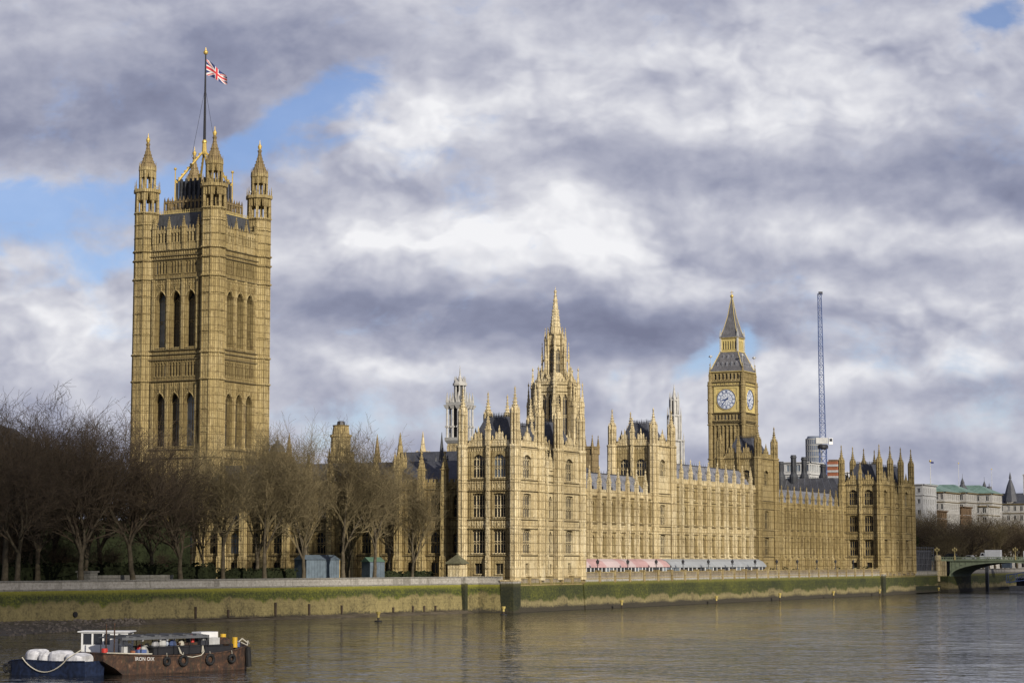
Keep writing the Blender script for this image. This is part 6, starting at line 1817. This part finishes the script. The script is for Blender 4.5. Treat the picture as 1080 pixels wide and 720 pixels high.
for (lab, x0, x1, y0, y1, zt, fl) in (('orange banded tower block under refurbishment right of the crane', -95.2, -90.8, 479, 484, 51.0, 5), ('lower orange banded block stepping down beside the far pavilion', -91.5, -84, 470, 476, 42.5, 4)):
    T = thing('banded_block', lab, 'building', (x0, y0, 6.3))
    mb = MB(); mb.box(x0, x1, y0, y1, 6.2, zt); mb.build('core', M['orange_brick'], T)
    for k_ in range(fl):
        z = zt - 1.2 - k_ * 2.4
        mb = MB(); mb.box(x0 - .1, x1 + .25, y0 - .25, y1 + .1, z - .9, z); mb.build('balcony', M['white_dirty'], T)
    mb = MB(); mb.box(x0 + .4, x1 - .4, y0 + .4, y1, zt, zt + .8); mb.build('plant_room', M['brick_brown'], T)

# ------------------------------------------------------------------ crane
T = thing('tower_crane', 'blue lattice tower crane with raised jib behind the far wing', 'crane', (-96, 478, 6.3))
gx, gy = -96.4, 477.5
def lattice(p0, p1, w0, w1, n, r):
    mb = MB(); a, b = Vector(p0), Vector(p1); ax = (b - a).normalized()
    u = Vector((.8934, .4493, 0)); u = (u - ax * u.dot(ax)).normalized(); v = ax.cross(u)
    def c(t, i):
        w_ = (w0 + (w1 - w0) * t) / 2; s = ((-1, -1), (1, -1), (1, 1), (-1, 1))[i]
        return a.lerp(b, t) + u * (w_ * s[0]) + v * (w_ * s[1])
    for i in range(4):
        mb.tube(c(0, i), c(1, i), r * 1.4, r * 1.2, 4)
        for k_ in range(n):
            t0, t1 = k_ / n, (k_ + 1) / n; j = (i + 1) % 4
            mb.tube(c(t0, i), c(t1, j), r, None, 4, False) if k_ % 2 else mb.tube(c(t0, j), c(t1, i), r, None, 4, False)
            mb.tube(c(t1, i), c(t1, j), r, None, 4, False)
    return mb
lattice((gx, gy, 6), (gx, gy, 56.5), 2.7, 2.7, 15, .13).build('mast', M['crane_blue'], T, recalc=False)
mb = MB(); mb.loft(gx, gy, [(56.0, 1.7), (56.6, 2.2), (57.6, 2.2), (58, 1.7)], 12); mb.build('slewing_ring', M['iron'], T)
mb = MB(LOC); F = Fr(gx, gy, 26.7); mb.F = F; mb.box(-3.0, 2.0, -1.2, 1.2, 58.4, 60.8); mb.build('machinery_deck', M['white_dirty'], T)
mb = MB(F); mb.box(2.3, 3.9, .2, 1.6, 58.0, 60.6); cb = mb.build('cab', M['white_paint'], T)
mb = MB(F); mb.poly([(2.5, 1.62, 59.2), (3.7, 1.62, 59.2), (3.7, 1.62, 60.4), (2.5, 1.62, 60.4)]); mb.build('window', M['glass'], cb)
lattice((gx, gy, 61.0), (gx - .5, gy - .2, 121.0), 2.3, 1.4, 30, .085).build('jib', M['crane_blue'], T, recalc=False)
mb = MB(F); mb.box(-.9, .7, -.5, .5, 120.6, 121.8); mb.build('jib_head', M['iron'], T)
mb = MB(); mb.tube((gx - .8, gy + 1.2, 61), (gx - .7, gy + .6, 119), .05, None, 4); mb.build('cable', M['iron'], T)

# ================================================================== rusty working barge
BA = math.degrees(math.atan2(13.4, 3.9))
BF = Fr(74.2, -225.2, BA)
T = thing('barge', 'rusty working barge with tyre fenders and a dark canopy, moored in the river', 'barge', (76, -219, 0))
BW = 3.7
stn = [(-2.6, 1.25, 1.95, .05), (-1.2, .50, 1.86, 0), (0.2, -.5, 1.76, 0), (3, -.6, 1.58, 0), (7, -.6, 1.50, 0), (10.5, -.6, 1.62, 0), (12.6, -.6, 1.85, .1), (13.8, -.5, 2.08, .4), (14.7, -.2, 2.28, .95), (15.2, .4, 2.4, 1.6)]
mb = MB(BF)
def ring(s, zb, zt, ins): return [(s, -ins, zt), (s, -ins * 1.1 - .06, zb), (s, -BW + ins * 1.1 + .06, zb), (s, -BW + ins, zt)]
rs = [ring(*q) for q in stn]
for a, b in zip(rs[:-1], rs[1:]):
    for i in range(3): mb.poly([a[i], b[i], b[i + 1], a[i + 1]])
mb.poly(rs[0]); mb.poly(rs[-1])
hull = mb.build('hull', M['rust'], T)
mb = MB(BF)
for a, b in zip(rs[:-1], rs[1:]):
    mb.poly([(a[0][0], a[0][1], a[0][2] - .12), (b[0][0], b[0][1], b[0][2] - .12), (b[3][0], b[3][1], b[3][2] - .12), (a[3][0], a[3][1], a[3][2] - .12)])
mb.build('deck', M['timber'], T)
mb = MB(BF)
for i in (0, 3):
    mb.path([(r[i][0], r[i][1] + (.03 if i == 0 else -.03), r[i][2]) for r in rs], .075, 5)
mb.path([rs[0][0], rs[0][3]], .075, 5); mb.build('gunwale', M['rust'], T)
mb = MB(BF); mb.path([(-2.4, .09, 2.0), (-.5, .09, 1.9), (.6, .09, 1.84), (2.6, .09, 1.76)], .06, 5); mb.build('rubbing_strake', M['rope'], T)
mb = MB(BF); mb.box(3.2, 12.2, -BW + .5, -.45, 1.62, 2.35); mb.box(3.0, 12.4, -BW + .4, -.35, 2.25, 2.38); mb.build('hold_coaming', M['iron'], T)
mb = MB(BF); mb.box(-.6, 9.2, -BW + .1, -.15, 3.16, 3.24); mb.box(-.6, 9.2, -.2, -.12, 3.04, 3.27)
for q in range(24):
    s_ = -.5 + q * .40; mb.box(s_, s_ + .36, -BW + .15, -.2, 3.245 + .03 * (q % 3), 3.29 + .05 * ((q * 7) % 4))
cn = mb.build('canopy', M['canopy_grey'], T)
for s in (-.4, 1.6, 3.6, 5.4, 7.2, 9.0):
    for d in (-.2, -BW + .2):
        mb = MB(BF); mb.tube((s, d, 1.5), (s, d, 3.16), .04, None, 5); mb.build('canopy_post', M['iron'], cn)
for i, s in enumerate((4.3, 6.2, 9.3, 11.9)):
    mb = MB(BF); K = 14; R0 = (.30, .42, .42, .32)[i]
    for q in range(K):
        a, b = 2 * PI * q / K, 2 * PI * (q + 1) / K
        mb.tube((s + R0 * math.cos(a), .12, 1.05 + R0 * math.sin(a)), (s + R0 * math.cos(b), .12, 1.05 + R0 * math.sin(b)), .14, None, 6, False)
    ty = mb.build('tyre_fender', M['tyre'], T)
    mb = MB(BF); mb.tube((s, .12, 1.4), (s, .05, 1.8), .025, None, 4); mb.build('rope', M['rope'], ty)
mb = MB(BF); mb.tube((14.5, -.55, .2), (14.3, -.5, 2.0), .28, .28, 8); mb.build('stern_fender', M['tyre'], T)
fc = bpy.data.curves.new('lettering', 'FONT'); fc.body = 'IRON OIX'; fc.size = .46; fc.extrude = .012; fc.align_x = 'LEFT'; fc.space_character = 1.05
fc.materials.append(M['flag_white'])
o = bpy.data.objects.new('lettering', fc); col.objects.link(o)
me = bpy.data.meshes.new_from_object(o.evaluated_get(bpy.context.evaluated_depsgraph_get()))
bpy.data.objects.remove(o); bpy.data.curves.remove(fc)
o = bpy.data.objects.new('lettering', me); col.objects.link(o); o.parent = hull
p = BF.at(.75, .045, 1.22); o.location = p; o.rotation_euler = (R(90), R(2.0), BF.a)
for k_, (s, zt) in enumerate(((-1.45, 4.45), (-.55, 4.55))):
    mb = MB(BF); mb.tube((s, -1.3, 1.6), (s, -1.3, zt), .07, .06, 6); mb.build('post', M['rust'], T)
mb = MB(BF); mb.path([(5.9, .1, 1.7), (6.3, .12, 1.45), (7.2, .13, 1.32), (8.2, .12, 1.45), (8.6, .05, 1.75)], .045, 5); mb.path([(5.9, .05, 1.7), (6.0, -.5, 2.4), (6.2, -.2, 1.7)], .05, 5); mb.path([(8.6, .05, 1.75), (8.8, -.4, 2.4), (8.5, -.1, 1.7)], .05, 5)
mb.build('mooring_rope', M['rope'], T)
mb = MB(BF); mb.path([(13.3, -.3, 2.5), (14.0, -.2, 2.2), (14.3, -.5, 2.6), (14.8, -.9, 2.3), (14.2, -1.2, 2.8), (13.6, -1, 2.5)], .06, 5); mb.build('coiled_rope', M['rope'], T)
mb = MB(BF); mb.path([(9.3, -.15, 2.35), (9.3, -.15, 3.3)], .05, 5); mb.box(9.25, 9.35, -BW + .3, -.3, 2.3, 3.3); mb.build('bulkhead', M['iron'], T)
# deck cargo, each its own thing
def cargo(name, label, cat, mb, mat, group=None): o = mb.build(name, mat); tag(o, label, cat, group); return o
def drum(s, d, z, r, h): mb = MB(BF); mb.loft(s, d, [(z, r), (z + h * .3, r), (z + h * .32, r * 1.05), (z + h * .36, r), (z + h, r)], 12); return mb
def bag(s, d, z, a, b, h):
    mb = MB(BF); mb.loft(s, d, [(z, a * .7), (z + h * .25, a), (z + h * .7, a * .85), (z + h, a * .35)], 8, rnd.random()); return mb
cargo('gas_bottle', 'red gas bottle standing on the barge behind the canopy', 'gas bottle', drum(8.0, -.9, 2.38, .17, .95), M['red_paint'])
cargo('cargo_box', 'long white box near the stern of the barge', 'box', MB(BF).box(8.9, 10.9, -1.2, -.5, 2.38, 3.0), M['white_dirty'])
cargo('cargo_box', 'white open fronted cabinet behind the long white box on the barge', 'box', MB(BF).box(9.6, 11.6, -3.0, -1.6, 2.38, 3.5), M['white_paint'])
cargo('barrel', 'yellow barrel lying on the orange heap on the barge', 'barrel', drum(11.9, -1.2, 2.75, .26, .55), M['yellow_paint'])
cargo('barrel', 'yellow barrel standing nearest the stern of the barge', 'barrel', drum(13.3, -1.2, 2.0, .25, .95), M['yellow_paint'])
cargo('tarpaulin_heap', 'rust brown heap on the barge between the white box and the barrels', 'heap', bag(11.6, -1.0, 2.2, .9, .8, .8), M['rust'])
cargo('blue_tub', 'small blue tub at the stern of the barge', 'tub', drum(13.9, -1.6, 2.0, .3, .6), M['crane_blue'])
cargo('paddle_boat', 'dark red dinghy shell on the barge hold cover', 'dinghy', MB(BF).box(6.2, 8.4, -1.6, -.6, 2.4, 2.62), M['rust'])
cargo('deck_drum', 'white drum beside the two rusty posts on the barge bow', 'drum', drum(.1, -.7, 1.7, .32, .75), M['white_dirty'])
cargo('blue_crate', 'blue crate under the front of the canopy on the barge', 'crate', MB(BF).box(1.3, 2.3, -.9, -.3, 1.6, 2.15), M['crane_blue'])
cargo('red_can', 'red can by the white cabin at the barge bow', 'can', drum(-1.9, -.9, 1.75, .28, .6), M['red_paint'])
for i, (s, d, sz, mt) in enumerate(((2.5, -1.1, .42, 'white_dirty'), (3.7, -.9, .35, 'cloth_white'), (4.4, -.8, .45, 'white_dirty'), (4.9, -1.2, .5, 'pale_glass'), (5.6, -.8, .36, 'crane_blue'), (6.2, -1.4, .3, 'cloth_white'), (3.1, -1.6, .5, 'concrete'), (1.0, -1.5, .5, 'cloth_dark'), (6.6, -.8, .3, 'rope'))):
    cargo('cargo_bag', '%s bundle of clutter from the bow under the barge canopy, %s' % (ords[i], {'white_dirty': 'off white', 'cloth_white': 'white', 'pale_glass': 'pale blue', 'crane_blue': 'blue', 'concrete': 'grey', 'cloth_dark': 'black', 'rope': 'buff'}[mt]), 'bundle', bag(s, d, 2.3 if s > 3.2 else 1.6, sz, sz, sz * 1.8), M[mt], 'clutter under the canopy')
for i in range(26):
    s = rnd.uniform(-.3, 13.6); d = rnd.uniform(-3.2, -.45); h = rnd.uniform(.18, .6); z = 2.36 if 3.2 < s < 12.2 else 1.62 + (.3 if s > 12.4 else 0)
    mb = MB(BF); a_ = rnd.uniform(.15, .5)
    if i % 3 == 0: mb.loft(s, d, [(z, a_ * .6), (z + h, a_ * .6)], 10)
    elif i % 3 == 1: mb.frus(s, d, z, z + h, a_, a_ * .6, a_ * .9, a_ * .55)
    else: mb.tube((s - a_ * 2, d, z + .06), (s + a_ * 2, d + .3, z + h), .05, None, 5)
    nm_ = ('deck_can', 'deck_crate', 'deck_pipe')[i % 3]
    cargo(nm_, 'one of the small dark and rusty odds and ends heaped along the barge deck', 'deck clutter', mb, M[('rust', 'timber', 'concrete', 'canopy_grey', 'orange_brick', 'hoarding_blue', 'cloth_dark')[(i * 5) % 7]], 'odds and ends on the barge deck')
for i, (s, d) in enumerate(((1.9, -.4), (3.9, -.4), (4.7, -.4), (5.5, -.4))):
    cargo('hanging_float', '%s white float hanging under the canopy edge from the bow' % ords[i], 'float', MB(BF).ball((s, d, 3.0), .13, 8, 6), M['white_paint'], 'floats hanging under the canopy')
# ------------------------------------------------------------------ white cabin boat behind the barge bow
T = thing('cabin_boat', 'small boat with a white windowed wheelhouse lying behind the barge bow', 'boat', (68, -222, 0))
CF = Fr(68.5, -223.7, 24)
mb = MB(CF); hp = [(-1.2, 0), (4.6, 0), (5.6, -1.4), (4.6, -2.8), (-1.2, -2.8)]
mb.prism([(x, y) for x, y in hp], -.5, 1.5); mb.build('hull', M['iron'], T)
mb = MB(CF)
mb.box(-.6, 3.7, -2.5, -.15, 1.5, 2.5); mb.box(-.62, 3.72, -2.52, -.13, 3.5, 3.62); mb.box(-.9, 3.9, -2.7, .05, 3.62, 3.72)
for s in (-.6, .35, 1.35, 2.05, 2.65, 3.55):
    mb.box(s, s + .16 if s < 3 else s + .15, -.25, -.15, 2.5, 3.5)
    mb.box(s, s + .15, -2.5, -2.4, 2.5, 3.5)
mb.box(2.05, 2.75, -.24, -.16, 2.5, 3.5); mb.box(3.0, 3.7, -.24, -.16, 2.5, 3.5)
cab = mb.build('wheelhouse', M['white_paint'], T)
mb = MB(CF); mb.box(-.5, 2.0, -.4, -.3, 2.5, 3.5); mb.build('window', M['glass'], cab)
mb = MB(CF); mb.tube((3.35, -.10, 3.0), (3.35, -.155, 3.0), .2, None, 12); mb.build('porthole', M['glass'], cab)
# ------------------------------------------------------------------ blue work boat with covered load
T = thing('work_boat', 'dark blue open boat carrying white wrapped loads, left of the barge', 'boat', (69, -228, 0))
WF = Fr(65.4, -229.6, 0)
mb = MB(WF)
sect = [(-1.9, .15, 1.0, 1.0), (-1.0, -.2, 1.2, .35), (.2, -.5, 1.33, .0), (4, -.5, 1.22, 0), (7.4, -.5, 1.30, .05)]
rr = [[(s, -i, zt), (s, -i - .1, zb), (s, -2.9 + i + .1, zb), (s, -2.9 + i, zt)] for s, zb, zt, i in sect]
for a, b in zip(rr[:-1], rr[1:]):
    for i in range(3): mb.poly([a[i], b[i], b[i + 1], a[i + 1]])
mb.poly(rr[0]); mb.poly(rr[-1]); mb.build('hull', M['blue_paint'], T)
mb = MB(WF)
for a, b in zip(rr[:-1], rr[1:]): mb.poly([(p[0], p[1], p[2] - .1) for p in (a[0], b[0], b[3], a[3])])
mb.build('deck', M['timber'], T)
mb = MB(WF); mb.path([(-1.9, -1.0, 1.02), (-1, -.35, 1.22), (.2, .0, 1.35), (4, 0, 1.24), (7.4, 0, 1.32)], .06, 5); mb.build('gunwale', M['blue_paint'], T)
mb = MB(WF); mb.path([(.55 + 5.0 * q / 14, .08, 1.55 - 1.25 * math.sin(PI * q / 14) ** .8) for q in range(15)] + [(6.6, -.6, 2.3)], .05, 5); mb.build('mooring_rope', M['rope'], T)
mb = MB(WF)
for q in range(12):
    a, b = 2 * PI * q / 12, 2 * PI * (q + 1) / 12; mb.tube((-1.6 + .32 * math.cos(a), -.45, .55 + .32 * math.sin(a)), (-1.6 + .32 * math.cos(b), -.45, .55 + .32 * math.sin(b)), .14, None, 6, False)
mb.build('tyre_fender', M['tyre'], T)
def wrapped(s0, s1, h, tilt):
    mb = MB(WF); K = 6; pts = []
    for i in range(K + 1):
        s = s0 + (s1 - s0) * i / K
        sec = []
        for j in range(9):
            a = PI * j / 8; rr_ = (abs(math.cos(a)) ** .35 * (1 if math.cos(a) > 0 else -1), abs(math.sin(a)) ** .38)
            e = 1 - .22 * abs(2 * i / K - 1) ** 3
            sec.append((s + rnd.uniform(-.06, .06), -1.4 + 1.15 * rr_[0] * e, 1.15 + (h + tilt * i / K) * rr_[1] * e + rnd.uniform(-.10, .07)))
        pts.append(sec)
    for a, b in zip(pts[:-1], pts[1:]):
        for j in range(8): mb.poly([a[j], b[j], b[j + 1], a[j + 1]])
    mb.poly(pts[0]); mb.poly(pts[-1]); return mb
for i, (a, b, h, t) in enumerate(((.45, 1.75, 1.05, 0), (1.9, 2.9, .85, .1), (3.0, 4.6, 1.0, 0), (4.9, 6.6, .85, -.1))):
    cargo('wrapped_load', '%s white wrapped load from the left in the dark blue boat' % ords[i], 'wrapped load', wrapped(a, b, h, t), M['cloth_white'], 'white wrapped loads in the blue boat')
cargo('red_cover', 'small red cover between the white wrapped loads in the blue boat', 'cover', bag(3.0, -2.1, 1.8, .4, .4, .75), M['red_paint'])
